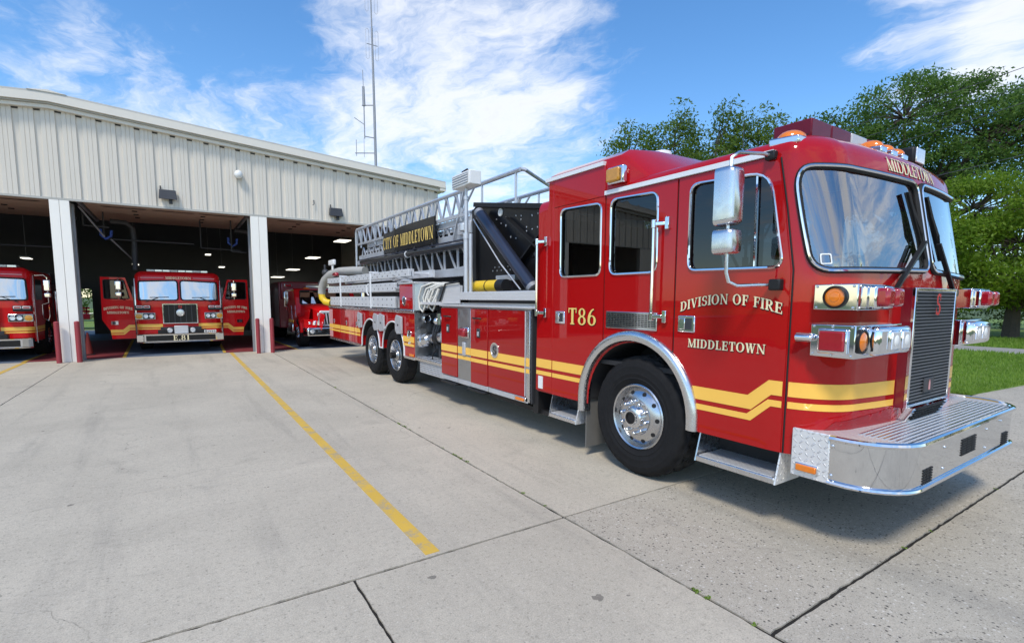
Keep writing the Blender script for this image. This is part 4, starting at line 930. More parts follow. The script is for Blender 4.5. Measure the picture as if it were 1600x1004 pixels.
for k in range(14):
    x = XL+.20+rr0.uniform(-.06, .2); y = 7.25+k*.065; z0 = rr0.uniform(.62, .8); m.tube([(x, y, z0), (x+.02, y+.05, z0+.25), (x+.08, y-.04, 1.1+rr0.uniform(0, .35))], .016+rr0.random()*.02, 6)
obj('pump_piping', m, 'dark_steel', truck)
m = MB().tube([(XL+.10, 7.70, .60), (XL+.10, 7.68, .68), (XL+.14, 7.62, .78)], .010, 5); obj('control_lever', m, 'black_plastic', truck)
# white hose loops hanging over the bay
for k, (y, dz, dx) in enumerate(((8.00, .0, .0), (7.90, .07, .04), (7.80, .02, .09), (7.68, .12, .02), (7.95, .16, .12))):
    x = XL+.04+dx
    m = MB().tube([(x+.3, y-.45, 1.84), (x+.12, y-.2, 1.86-dz*.3), (x+.02, y, 1.80-dz*.5), (x-.01, y+.07, 1.62), (x, y+.06, 1.44+dz), (x+.02, y-.03, 1.38+dz), (x+.03, y-.09, 1.46+dz), (x+.05, y-.10, 1.62), (x+.10, y-.12, 1.76)], .017, 8)
    obj('hose_loop', m, 'hose_white', truck, smooth_=60)
# ---------------------------------------------------------------- stored ladders on the side (three stacks of perforated rails)
def rail_stack(name, y0, y1, z0, z1, x, dots, rows=1):
    r_ = obj(name, MB().box(x, x+.05, y0, y1, z0, z1).box(x+.07, x+.12, y0+.03, y1-.02, z0, z1), 'plank_aluminium', truck, bevel=.006)
    m = MB(); n = int((y1-y0)/dots)
    for k in range(n):
        y = y0+dots*(k+.5)
        for r in range(rows):
            z = z0+(z1-z0)*((r+.5)/rows if rows > 1 else .32); m.box(x-.0025, x+.001, y-.012, y+.012, z-.014, z+.014)
            if rows == 1: m.box(x-.0025, x+.001, y+dots*.5-.010, y+dots*.5+.010, z0+(z1-z0)*.74-.01, z0+(z1-z0)*.74+.01)
    obj('rail_holes', m, 'dark_steel', r_, kind='stuff')
    m = MB()
    for k in range(int((y1-y0)/.36)): m.cyl((x+.03, y0+.2+.36*k, (z0+z1)/2), (x+.5, y0+.2+.36*k, (z0+z1)/2), .018, n=8)
    obj('rungs', m, 'plank_aluminium', r_, kind='stuff')
    obj('far_rail', MB().box(x+.46, x+.50, y0, y1, z0, z1), 'plank_aluminium', r_)
    return r_
rail_stack('stored_ladder', 8.43, 14.10, 1.985, 2.115, XL-.0, .30)
rail_stack('stored_ladder', 9.10, 14.05, 1.735, 1.895, XL-.0, .26)
rail_stack('stored_ladder', 9.15, 13.85, 1.42, 1.635, XL-.0, .26, 2)
for y in (12.79, 10.48): obj('stack_bracket', MB().box(XL-.025, XL-.003, y-.03, y+.03, 1.40, 2.14).box(XL-.03, XL+.15, y-.04, y+.04, 2.12, 2.15), 'white_trim', truck, bevel=.004)
obj('bracket_latch', MB().tube([(XL-.03, 10.55, 1.90), (XL-.05, 10.60, 1.84), (XL-.05, 10.60, 1.72), (XL-.03, 10.56, 1.66)], .016, 6), 'white_trim', truck)
m = MB()
for k, y in enumerate((8.55, 8.75, 8.95)):
    for z, r in ((1.90+.05*k, .03), (1.78, .022)): m.tube([(XL+.02+.03*k, y-.2, z), (XL+.01, y+.15, z+.02), (XL+.05, y+.55, z-.01), (XL+.2, y+.7, z)], r*.7, 6)
obj('folded_strap', m, 'dull_aluminium', truck)
obj('ladder_tray', MB().box(XL+.14, XR-.14, 8.9, YB, 1.40, 1.44), 'dark_steel', truck)
# suction hose at the tail with its yellow end
obj('suction_hose', MB().tube([(XL+.55, 12.6, 2.28), (XL+.40, 13.1, 2.30), (XL+.22, 13.7, 2.30), (XL+.10, 14.15, 2.24), (XL+.02, 14.45, 2.10), (XL-.03, 14.60, 1.90), (XL-.04, 14.62, 1.72)], .10, 14), 'hose_grey', truck, smooth_=60)
obj('hose_end', MB().tube([(XL-.04, 14.62, 1.74), (XL-.03, 14.60, 1.60), (XL+.03, 14.52, 1.50), (XL+.14, 14.42, 1.47)], .090, 14), 'yellow_tank', truck, smooth_=60)
o = obj('tail_warning_lamp', MB().box(XL+.0, XL+.10, 13.3, 13.62, 2.16, 2.25), 'red_lens', truck, bevel=.03)
o = obj('tail_floodlight', MB().box(XL+.12, XL+.20, 13.95, 14.45, 2.48, 2.62).cyl((XL+.16, 14.15, 2.3), (XL+.16, 14.15, 2.5), .03), 'white_plastic', truck, bevel=.02)
obj('tail_fitting', MB().ell((XL+.1, 14.7, 2.30), .10, .12, .10).cyl((XL+.1, 14.75, 2.2), (XL+.1, 14.75, 2.52), .03).ell((XL+.02, 14.72, 1.98), .12, .12, .14), 'dark_steel', truck)
obj('tail_bumper', MB().box(XL+.1, XR-.1, 13.97, 14.25, .55, .70), 'tread_plate', truck)
# ---------------------------------------------------------------- aerial ladder, turntable
LX0, LX1 = 4.08, 5.18
lad = bpy.data.objects.new('aerial_ladder', None); COL.objects.link(lad); lad.parent = truck; lad.location = -Vector(OFF[truck.name])
for X in (LX0, LX1):
    sgx = -1 if X == LX0 else 1
    # lower (base) section
    m = MB().bar((X, 7.25, 2.045), (X, 13.6, 2.10), .07, .13).bar((X, 7.25, 2.50), (X, 13.6, 2.52), .07, .10)
    m.bar((X, 7.3, 2.14), (X, 9.0, 2.02), .05, .06); obj('base_beam', m, 'ladder_grey', lad, bevel=.006)
    k = 0; y = 7.35; m = MB()
    while y < 13.4:
        m.bar((X, y, 2.07), (X, y+.02, 2.48), .05, .022, (1, 0, 0)); m.bar((X, y+.06, 2.08), (X, y+.36, 2.47), .045, .02, (1, 0, 0)); y += .52; k += 1
    obj('base_lattice', m, 'ladder_grey', lad)
    # middle section
    m = MB().bar((X+.06*-sgx, 7.3, 2.66), (X+.06*-sgx, 13.6, 2.66), .06, .10).bar((X+.06*-sgx, 7.1, 2.90), (X+.06*-sgx, 12.9, 2.92), .06, .11).bar((X+.10*-sgx, 7.1, 2.80), (X+.10*-sgx, 13.2, 2.80), .04, .07)
    obj('middle_beam', m, 'ladder_grey', lad, bevel=.006)
    m = MB(); y = 7.4
    while y < 13.4: m.bar((X+.06*-sgx, y, 2.66), (X+.06*-sgx, y+.16, 2.90), .04, .02, (1, 0, 0)); m.bar((X+.06*-sgx, y+.32, 2.66), (X+.06*-sgx, y+.20, 2.90), .04, .02, (1, 0, 0)); y += .44
    obj('middle_lattice', m, 'ladder_grey', lad)
    # fly section with the hand rail
    m = MB().tube([(X, 5.98, 3.385), (X, 8.0, 3.385), (X, 13.62, 3.39)], .034, 8).tube([(X, 13.62, 3.39), (X, 13.70, 3.36), (X, 13.72, 3.28), (X, 13.72, 2.2)], .026, 8).bar((X, 7.5, 2.99), (X, 13.6, 3.0), .045, .05)
    obj('hand_rail', m, 'ladder_grey', lad)
    m = MB(); y = 7.75
    while y < 13.5:
        m.bar((X, y, 3.0), (X, y+.17, 3.37), .022, .030, (1, 0, 0)); m.bar((X, y+.34, 3.0), (X, y+.17, 3.37), .022, .030, (1, 0, 0)); m.bar((X+.03*-sgx, y+.08, 3.0), (X+.03*-sgx, y+.30, 3.37), .016, .022, (1, 0, 0)); y += .37
    y = 7.75
    while y < 13.6: m.bar((X, y, 2.9), (X, y, 3.38), .03, .035, (1, 0, 0)); y += 1.11
    m.bar((X, 7.30, 3.37), (X, 7.75, 3.0), .02, .028, (1, 0, 0)).bar((X, 7.62, 3.37), (X, 8.05, 2.55), .03, .06, (1, 0, 0))
    obj('rail_lattice', m, 'ladder_grey', lad)
    m = MB()
    for y in (6.10, 7.05): m.cyl((X, y, 2.85), (X, y, 3.385), .018, n=8)
    obj('rail_post', m, 'ladder_grey', lad)
m = MB()
for k in range(19): m.cyl((LX0, 7.5+.33*k, 2.52), (LX1, 7.5+.33*k, 2.52), .02, n=8); m.cyl((LX0+.06, 7.6+.33*k, 2.68), (LX1-.06, 7.6+.33*k, 2.68), .018, n=8)
obj('rungs', m, 'ladder_grey', lad, kind='stuff')
obj('rail_end', MB().tube([(LX0, 5.98, 3.385), (LX0+.05, 5.95, 3.38), (LX1-.05, 6.65, 3.39), (LX1, 6.70, 3.36), (LX1, 6.72, 2.9)], .026, 8), 'ladder_grey', lad)
wp = obj('waterway_pipe', MB().tube([(LX0-.10, 13.0, 2.50), (LX0-.10, 10.0, 2.49), (LX0-.10, 7.3, 2.475)], .045, 12), 'black_paint', lad)
obj('pipe_rail', MB().bar((LX0-.10, 13.2, 2.56), (LX0-.10, 7.3, 2.56), .05, .02), 'blue_black', lad)
obj('pipe_clamp', MB().tube([(LX0-.10+.06*cos(t), 9.9, 2.49+.06*sin(t)) for t in [2*pi*k/12 for k in range(12)]], .012, 6, closed=True), 'white_trim', wp)
# sign on the ladder side
sg_b = obj('ladder_sign', MB().prism([(LX0-.07, 11.40, 2.60), (LX0-.07, 8.66, 2.60), (LX0-.07, 8.66, 3.10), (LX0-.07, 10.3, 3.10), (LX0-.07, 10.9, 3.05), (LX0-.07, 11.40, 3.05)], (.03, 0, 0)), 'black_paint', lad, smooth_=0)
put_text('letter', 'CITY OF MIDDLETOWN', textX(LX0-.07), -11.42, -8.72, 2.70, .24, 'gold_letter', sg_b, edge=0, bold=.0, off=.002)
m = MB()
for y in (8.75, 9.6, 10.6, 11.3): m.bar((LX0-.06, y, 2.62), (LX0-.06, y, 2.48), .05, .05)
obj('sign_bracket', m, 'dark_steel', sg_b)
obj('dark_ladder_core', MB().box(LX0+.12, LX1-.12, 8.3, 13.5, 1.44, 2.42), 'black_plastic', lad); obj('dark_inner_section', MB().box(LX0+.16, LX1-.16, 7.6, 13.4, 2.58, 2.84), 'dark_steel', lad)  # dark solid blocks added inside so the lattice gaps look shaded
# extra gear behind the mast
obj('junction_box', MB().box(LX0-.05, LX0+.02, 7.35, 7.8, 2.66, 2.86).cyl((LX0-.08, 7.5, 2.70), (LX0-.08, 7.5, 2.82), .08, n=14), 'dull_aluminium', lad, bevel=.01)
obj('ladder_step', MB().box(LX0-.06, LX0+.04, 7.2, 8.75, 1.98, 2.12), 'ladder_grey', lad, bevel=.006)
# turntable side plates
for X, dx in ((LX0-.04, .03), (LX1+.01, .03)):
    poly = [(7.22, 1.62), (4.72, 1.62), (4.72, 2.62), (5.3, 2.80), (7.02, 3.08), (7.22, 3.0)]
    tp_ = obj('turntable_plate', region(MB(), poly, [], planeX(X), 0.0, depth=-.03, step=.5), 'black_paint', truck, smooth_=20)
    obj('plate_top_bar', MB().bar((X-.02, 7.15, 3.07), (X-.02, 4.8, 2.70), .09, .07).bar((X-.015, 7.18, 3.0), (X-.015, 7.15, 1.65), .06, .10), 'black_plastic', tp_, bevel=.008)
    m = MB().bar((X-.012, 6.2, 2.75), (X-.012, 5.0, 2.0), .02, .16, (1, 0, 0)).bar((X-.012, 5.1, 2.65), (X-.012, 6.0, 2.0), .02, .14, (1, 0, 0)); obj('plate_brace', m, 'black_plastic', tp_)
    m = MB(); rr1 = random.Random(5)
    for k in range(30):
        t = k/30; m.ell((X-.004, 6.55-1.3*t+.05*sin(k*2.1), 2.62+.16*sin(k*1.3)-.05*t), .004, .012, .012, 6, 4)
    for k in range(12): m.ell((X-.004, 6.65-.06*k, 2.02+.05*(k % 2)), .004, .012, .012, 6, 4)
    obj('plate_rivets', m, 'dull_aluminium', tp_, kind='stuff')
obj('reflector_disc', MB().lathe((LX0-.045, 6.43, 2.86), (-1, 0, 0), [(.0, .012), (.055, .012), (.06, .0)], 20), 'white_plastic', truck)
obj('turntable_base', MB().cyl((XC, 5.9, 1.54), (XC, 5.9, 1.72), .95, n=40).box(LX0, LX1, 4.8, 7.2, 1.70, 1.80), 'dark_steel', truck)
for X in (LX0-.17, LX1+.17):
    cy_ = obj('lift_cylinder', MB().cyl((X, 6.80, 2.86), (X, 5.45, 1.76), .088, n=20), 'blue_black', truck)
    obj('cylinder_cap', MB().cyl((X, 6.865, 2.913), (X, 6.80, 2.86), .075, n=20).cyl((X, 5.45, 1.76), (X, 5.40, 1.72), .096, n=20), 'galvanised', cy_)
    obj('cylinder_line', MB().tube([(X-.07, 6.9, 2.80), (X-.09, 6.1, 2.10), (X-.08, 5.6, 1.72)], .010, 6), 'dull_aluminium', cy_)
obj('hydraulic_hose', MB().tube([(LX0-.08, 5.55, 2.16), (LX0-.2, 5.35, 2.18), (LX0-.25, 5.15, 2.0), (LX0-.22, 5.0, 1.7)], .022, 8).tube([(LX0-.08, 5.75, 1.75), (LX0-.2, 5.65, 1.95), (LX0-.22, 5.5, 1.68)], .018, 8), 'black_plastic', truck)
obj('step_light', MB().box(LX0-.12, LX0-.04, 5.95, 6.45, 1.86, 1.94), 'dull_aluminium', truck, bevel=.01)
# ================================================================ ground, apron, lawn
def concrete(name, col, speck, agg):
    m = bpy.data.materials.new(name); m.use_nodes = True; g = NT(m); b = g.N['Principled BSDF']; o = g.n('ShaderNodeNewGeometry').outputs['Position']
    oi = g.n('ShaderNodeObjectInfo').outputs['Random']
    big = g.noise(.55, 6, .62, o, .4); mid = g.noise(3.2, 8, .72, o); grain = g.noise(26, 6, .78, o); fine = g.noise(120, 4, .8, o)
    c = g.mix(g.ramp(big, .3, .7), c4([x*.90 for x in col]), c4([x*1.08 for x in col]))
    c = g.mix(g.math('MULTIPLY', oi, .14), c, c4([x*.62 for x in col]))
    c = g.mix(g.math('MULTIPLY', g.ramp(mid, .45, .72), .34), c, c4((col[0]*.72, col[1]*.72, col[2]*.74)))
    c = g.mix(g.math('MULTIPLY', g.ramp(grain, .49, .68), .55), c, c4([x*.62 for x in col]))
    c = g.mix(g.math('MULTIPLY', g.ramp(grain, .46, .28), .40), c, c4([x*1.35 for x in col]))
    c = g.mix(g.math('MULTIPLY', g.ramp(fine, .48, .66), .62), c, c4([x*.55 for x in col]))
    c = g.mix(g.math('MULTIPLY', g.ramp(fine, .46, .28), .60), c, c4([x*1.5 for x in col]))
    # exposed stones
    for sc_, am in ((42.0, 1.0), (95.0, .8)):
        pit = g.n('ShaderNodeTexVoronoi', {'Vector': o, 'Scale': sc_}); st = g.ramp(pit.outputs['Distance'], .12, .40, 1.0, 0.0); hue = g.n('ShaderNodeSeparateColor', {0: pit.outputs['Color']}).outputs[0]
        c = g.mix(g.math('MULTIPLY', g.math('MULTIPLY', st, g.ramp(hue, .70, .76)), speck*am), c, c4((.045, .042, .038)))
        c = g.mix(g.math('MULTIPLY', g.math('MULTIPLY', st, g.ramp(hue, .22, .14)), speck*am*.8), c, c4((.70, .66, .58)))
    # oil and gum spots
    wob = g.n('ShaderNodeVectorMath', {0: g.n('ShaderNodeTexNoise', {'Vector': o, 'Scale': 22.0}).outputs['Color'], 1: (.07, .07, .07)}, operation='MULTIPLY').outputs[0]
    for sc_, lo, rad_, am, off in ((1.25, .62, .085, .72, 0.0), (3.1, .62, .085, .60, 3.3), (7.0, .70, .10, .55, 7.7)):
        v = g.n('ShaderNodeTexVoronoi', {'Vector': g.n('ShaderNodeVectorMath', {0: g.map(o, (1, 1, 1), (off, off*.6, 0)), 1: wob}, operation='ADD').outputs[0], 'Scale': sc_}); sp = g.n('ShaderNodeSeparateColor', {0: v.outputs['Color']})
        rad = g.math('MULTIPLY', g.ramp(sp.outputs[0], lo, 1.0), rad_); c = g.mix(g.math('MULTIPLY', g.math('LESS_THAN', v.outputs['Distance'], rad), am), c, c4((.075, .068, .06)))
    # drip stains and long tyre smears along the drive direction
    c = g.mix(g.math('MULTIPLY', g.ramp(g.noise(1.0, 6, .65, g.map(o, (2.4, .20, 1)), .3), .50, .72), .26), c, c4((.15, .142, .13)))
    c = g.mix(g.math('MULTIPLY', g.ramp(g.noise(1.7, 6, .7, g.map(o, (1, 1, 1), (9, 4, 0)), .8), .58, .70), .22), c, c4((.19, .175, .15)))
    # hairline cracks
    cr = g.n('ShaderNodeTexVoronoi', {'Vector': g.n('ShaderNodeVectorMath', {0: o, 1: g.n('ShaderNodeVectorMath', {0: g.n('ShaderNodeTexNoise', {'Vector': o, 'Scale': 2.2, 'Detail': 6.0}).outputs['Color'], 1: (.6, .6, 0)}, operation='MULTIPLY').outputs[0]}, operation='ADD').outputs[0], 'Scale': .30}, feature='DISTANCE_TO_EDGE')
    c = g.mix(g.math('MULTIPLY', g.math('MULTIPLY', g.ramp(cr.outputs['Distance'], .0022, .0006), g.ramp(big, .52, .60)), .45), c, c4((.06, .055, .05)))
    g.L.new(c, b.inputs['Base Color']); b.inputs['Roughness'].default_value = .9; b.inputs['Specular IOR Level'].default_value = .3
    h = g.math('ADD', g.math('MULTIPLY', fine, .5), g.math('MULTIPLY', grain, .8)); g.L.new(g.bump(h, .6 if agg else .4, .005), b.inputs['Normal'])
    MATS[name] = m
concrete('concrete_smooth', (.535, .478, .378), .30, False)
concrete('concrete_aggregate', (.485, .435, .348), .95, True)
def grassy(name, a, b_):
    m = bpy.data.materials.new(name); m.use_nodes = True; g = NT(m); b = g.N['Principled BSDF']; o = g.n('ShaderNodeNewGeometry').outputs['Position']
    c = g.mix(g.ramp(g.noise(1.1, 6, .6, o), .3, .7), c4(a), c4(b_)); c = g.mix(g.math('MULTIPLY', g.ramp(g.noise(9, 4, .6, o), .5, .8), .3), c, c4((.16, .13, .05)))
    g.L.new(c, b.inputs['Base Color']); b.inputs['Roughness'].default_value = .95; MATS[name] = m
grassy('lawn_soil', (.11, .18, .03), (.17, .26, .045)); grassy('far_field', (.05, .085, .02), (.08, .12, .03))
mat('asphalt', (.055, .055, .058), .9, 0, .15, 3, bump=.4, bs=80); mat('path_concrete', (.30, .285, .26), .9, 0, .12, 3, bump=.3, bs=60); mat('joint_filler', (.018, .016, .013), .95, 0, .4, 20)
def worn_paint(name, col, wear=.5):
    m = bpy.data.materials.new(name); m.use_nodes = True; g = NT(m); b = g.N['Principled BSDF']; o = g.n('ShaderNodeNewGeometry').outputs['Position']
    w_ = g.ramp(g.math('ADD', g.noise(5, 7, .7, o), g.math('MULTIPLY', g.noise(60, 3, .7, o), .35)), .62, .92)
    c = g.mix(g.noise(2.2, 4, .6, o), c4([x*.88 for x in col]), c4([min(1, x*1.1) for x in col])); c = g.mix(g.math('MULTIPLY', w_, wear), c, c4((.32, .30, .25)))
    g.L.new(c, b.inputs['Base Color']); b.inputs['Roughness'].default_value = .75; g.L.new(g.bump(g.noise(90, 3, .7, o), .3, .003), b.inputs['Normal']); MATS[name] = m
worn_paint('yellow_line', (.66, .42, .06), 1.0); worn_paint('floor_red', (.20, .022, .028), .15); worn_paint('floor_blue', (.10, .14, .20), .2); worn_paint('floor_yellow', (.55, .34, .03), .4)

struct('ground', MB().add([(-600, -300, -.06), (900, -300, -.06), (900, 900, -.06), (-600, 900, -.06)], [(0, 1, 2, 3)]), 'far_field', smooth_=0)
apron = struct('apron', MB().box(-14, 60, -9, 16.9, -.05, -.010), 'joint_filler')
def slab(x0, x1, y0, y1, agg=False, g_=(.002, .002, .002, .002)):
    a, b, c, d = g_; near = y0 < 9 and x0 < 12 and x1 > -7; P = []; x0, x1, y0, y1 = x0+a, x1-b, y0+c, y1-d
    for (xa, ya), (xb, yb), g0 in (((x0, y0), (x1, y0), c), ((x1, y0), (x1, y1), b), ((x1, y1), (x0, y1), d), ((x0, y1), (x0, y0), a)):
        k = max(1, int(math.hypot(xb-xa, yb-ya)/.05)) if near else 1
        for i in range(k):
            t = i/k; j = RND.gauss(0, 1)*min(.0018, g0*.3) if i else 0; chip = .006 if (i and near and g0 > .004 and RND.random() < .03) else 0
            nx, ny = (yb-ya), -(xb-xa); ln = math.hypot(nx, ny); P.append((xa+(xb-xa)*t+nx/ln*(j-chip), ya+(yb-ya)*t+ny/ln*(j-chip)))
    m = MB(); n = len(P); m.add([(x, y, 0) for x, y in P]+[(x, y, -.045) for x, y in P], [tuple(range(n))]+[(i, n+i, n+(i+1) % n, (i+1) % n) for i in range(n)])
    obj('concrete_slab', m, 'concrete_aggregate' if agg else 'concrete_smooth', apron, smooth_=0)
XJ = [-11.0, -6.65, -2.25, 2.31]; WJ = .0095; TJ = .0012
for i in range(3):
    for y0, y1 in ((12.3, 16.88), (7.70, 12.3), (5.05, 7.70), (2.79, 5.05)): slab(XJ[i], XJ[i+1], y0, y1, False, (WJ*.8, WJ*1.1 if i == 2 else WJ*.8, WJ if y0 == 2.79 else TJ, TJ))
for y0, y1 in ((2.79, 7.7), (7.7, 12.3), (12.3, 16.88)):
    for xa, xb in ((2.31, 6.65), (6.65, 11.2)): slab(xa, xb, y0, y1, False, (WJ*1.1 if xa < 3 else WJ*.7, WJ*.7, WJ if y0 == 2.79 else TJ, TJ))
xs_ = [-9.93, -6.87, -3.82, -.765, .767, 2.31]
for i in range(5):
    for y0, y1 in ((-.35, 2.79), (-3.5, -.35), (-8.8, -3.5)): slab(xs_[i], xs_[i+1], y0, y1, False, (WJ*.8, WJ, WJ*.8, WJ))
xr_ = [2.31, 3.85, 6.9, 11.2, 16, 22, 30, 45]
for i in range(7):
    for y0, y1 in ((1.22, 2.79), (-.35, 1.22), (-3.5, -.35), (-8.8, -3.5)): slab(xr_[i], xr_[i+1], y0, y1, True, (WJ if i == 0 else .003, .003, WJ*1.15 if y0 == 1.22 else .006, WJ*1.15 if y1 == 1.22 else WJ*.6))
# lawn and its kerb edge
lawn = struct('lawn', MB().add([(11.22, 2.81, .002), (13.4, 2.60, .002), (18, 2.2, .002), (60, 1.0, .002), (60, 80, .03), (9.2, 80, .03), (9.2, 17.0, .002), (11.22, 16.0, .002)], [tuple(range(8))]), 'lawn_soil', smooth_=0)
struct('footpath', MB().box(21.2, 23.4, 2.0, 70, -.05, .02), 'path_concrete')
struct('rear_yard', MB().add([(-40, 28.6, .0), (9.2, 28.6, .0), (9.2, 32, .0), (-40, 32, .0)], [(0, 1, 2, 3)]), 'path_concrete', smooth_=0)
struct('rear_lawn', MB().add([(-80, 32.02, .002), (9.2, 32.02, .002), (9.2, 90, .03), (-80, 90, .03)], [(0, 1, 2, 3)]), 'lawn_soil', smooth_=0)
# painted lines
for k, (x0, x1, y0, y1) in enumerate(((1.225, 1.32, 2.83, 16.87), (-3.22, -3.12, 11.5, 16.87))):
    ln = struct('painted_line', MB().box(x0, x1, y0, y1, -.002, .004), 'yellow_line', smooth_=0)

# ================================================================ the fire station
YF, XW0, XW1, XR0, ZR0, SL = 16.40, -12.2, 7.73, -2.25, 6.02, .0735
worn = mat('wall_beige', (.69, .64, .555), .5, 0, .04, 1.5)
g = NT(worn); b = g.N['Principled BSDF']; o = g.n('ShaderNodeNewGeometry').outputs['Position']; old = b.inputs['Base Color'].links[0].from_socket
g.L.new(g.mix(g.math('MULTIPLY', g.ramp(g.noise(1.0, 6, .7, g.map(o, (5.0, 1, .35))), .48, .75), .22), old, c4((.47, .43, .36))), b.inputs['Base Color']); mat('trim_beige', (.74, .70, .62), .45, 0, .05); mat('pillar_white', (.90, .87, .80), .5, 0, .04, 2)
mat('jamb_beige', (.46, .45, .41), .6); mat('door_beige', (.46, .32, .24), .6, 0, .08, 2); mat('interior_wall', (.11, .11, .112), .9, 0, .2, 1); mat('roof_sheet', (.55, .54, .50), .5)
st = thing('fire_station', 'beige ribbed metal fire station with open bay doors and white pillars', 'fire station', (-2.25, 22, 0))
eave = lambda x: ZR0-SL*abs(x-XR0)
LZ = 3.95
# ribbed cladding: one panel per rib
P_ = .376; x = XW0; first = None; k = 0
while x < XW1-.05:
    zt_ = eave(x+.19); zt2 = eave(min(x+P_, XW1)); w_ = min(P_, XW1-x)
    m = MB(); z0 = LZ+.012; h1 = zt_-.02
    # broad face (two faint seams), then the recessed flute
    a = w_*.665
    pr = [(0, 0), (a*.33-.006, 0), (a*.33, .010), (a*.33+.006, 0), (a*.66-.006, 0), (a*.66, .010), (a*.66+.006, 0), (a, 0), (a+.010, .034), (w_-.010, .034), (w_, 0)]
    V = []
    for px_, py_ in pr: V += [(x+px_, YF+py_, z0), (x+px_, YF+py_, eave(x+px_)-(.075 if py_ > .02 else .03))]
    m.add(V, [(2*i, 2*i+2, 2*i+3, 2*i+1) for i in range(len(pr)-1)])
    obj('wall_panel', m, 'wall_beige', st, smooth_=0); x += P_; k += 1
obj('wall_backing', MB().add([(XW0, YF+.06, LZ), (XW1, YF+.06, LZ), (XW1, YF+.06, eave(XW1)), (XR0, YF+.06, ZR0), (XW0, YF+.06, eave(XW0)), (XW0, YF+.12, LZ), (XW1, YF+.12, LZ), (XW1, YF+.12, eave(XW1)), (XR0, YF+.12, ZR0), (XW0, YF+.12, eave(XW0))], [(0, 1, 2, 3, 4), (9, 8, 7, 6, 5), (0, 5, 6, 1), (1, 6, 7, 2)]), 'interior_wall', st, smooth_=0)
# rake trim along the top, in two steps, and roof
def rake(d0, d1, z0, z1, mt, nm):
    m = MB()
    for xa, xb in ((XW0-.2, XR0), (XR0, XW1+.2)):
        pts = [(xa, YF-d0, eave(xa)+z0), (xb, YF-d0, eave(xb)+z0), (xb, YF-d0, eave(xb)+z1), (xa, YF-d0, eave(xa)+z1)]; m.prism(pts, (0, d0-d1, 0))
    return obj(nm, m, mt, st, smooth_=0)
rake(.10, -.05, -.03, .05, 'trim_beige', 'rake_trim'); rake(.16, -.05, .055, .085, 'jamb_beige', 'rake_gap'); rake(.22, -.05, .09, .27, 'trim_beige', 'rake_fascia')
m = MB()
for xa, xb in ((XW0-.2, XR0), (XR0, XW1+.2)): m.prism([(xa, YF-.22, eave(xa)+.272), (xb, YF-.22, eave(xb)+.272), (xb, YF-.22, eave(xb)+.31), (xa, YF-.22, eave(xa)+.31)], (0, 12.6, 0))
obj('roof', m, 'roof_sheet', st, smooth_=0)
obj('ridge_cap', MB().prism([(XR0-.35, YF-.24, ZR0+.29), (XR0, YF-.24, ZR0+.345), (XR0+.35, YF-.24, ZR0+.29)], (0, 12.6, 0)), 'trim_beige', st, smooth_=0)
obj('roof_gutter_end', MB().box(XW1, XW1+.22, YF-.2, YF+12.3, eave(XW1)-.02, eave(XW1)+.14), 'trim_beige', st)
obj('lintel_trim', MB().box(XW0, XW1, YF-.012, YF+.10, LZ-.035, LZ+.014), 'jamb_beige', st, smooth_=0)
# pillars: two white sheets with a seam, a jamb behind
for px0, px1 in ((-6.78, -6.40), (-2.405, -2.035), (1.885, 2.31), (6.20, 6.60)):
    pm = (px0+px1)/2
    p = obj('pillar', MB().box(px0+.02, px1-.02, YF+.03, YF+.40, 0, LZ-.036), 'jamb_beige', st)
    for a, b in ((px0, pm-.004), (pm+.004, px1)): obj('pillar_sheet', MB().box(a, b, YF-.01, YF+.05, 0, LZ-.037), 'pillar_white', p, bevel=.004)
    obj('door_track', MB().box(px1-.03, px1+.03, YF+.42, YF+.52, 0, LZ-.05).box(px0-.03, px0+.03, YF+.42, YF+.52, 0, LZ-.05), 'galvanised', p)
for a, b in ((XW0, -11.0), (6.60, XW1)): obj('front_wall', MB().box(a, b, YF+.0, YF+.2, 0, LZ-.04), 'wall_beige', st)
YK = 28.5
obj('side_wall', MB().box(XW1-.12, XW1, YF+.13, YK, 0, eave(XW1)-.02), 'wall_beige', st); obj('side_wall', MB().box(XW0, XW0+.12, YF+.13, YK, 0, eave(XW0)-.02), 'wall_beige', st)
# rear wall with one doorway standing open behind the left of the middle bay
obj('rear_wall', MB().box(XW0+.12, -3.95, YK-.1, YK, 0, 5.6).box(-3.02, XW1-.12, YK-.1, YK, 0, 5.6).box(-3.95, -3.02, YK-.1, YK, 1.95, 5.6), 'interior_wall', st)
m = MB()
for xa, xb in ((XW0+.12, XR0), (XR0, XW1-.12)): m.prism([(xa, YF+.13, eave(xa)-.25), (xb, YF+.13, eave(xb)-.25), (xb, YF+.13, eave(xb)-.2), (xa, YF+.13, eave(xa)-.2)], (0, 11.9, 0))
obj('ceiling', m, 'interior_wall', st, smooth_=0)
bay = obj('bay_floor', MB().box(XW0+.1, XW1-.1, 16.88, YK+.1, -.05, .001), 'floor_blue', st)
for px_ in (-6.6, -2.22, 2.1, 6.4):
    obj('floor_marking', MB().add([(px_-.95, 16.9, .005), (px_+.95, 16.9, .005), (px_+.75, 24, .005), (px_-.75, 24, .005)], [(0, 1, 2, 3)]), 'floor_red', bay, smooth_=0)
    for s_ in (-1, 1): obj('floor_line', MB().add([(px_+s_*.95, 16.9, .009), (px_+s_*1.03, 16.9, .009), (px_+s_*.83, 24, .009), (px_+s_*.75, 24, .009)], [(0, 1, 2, 3)]), 'floor_yellow', bay, smooth_=0)
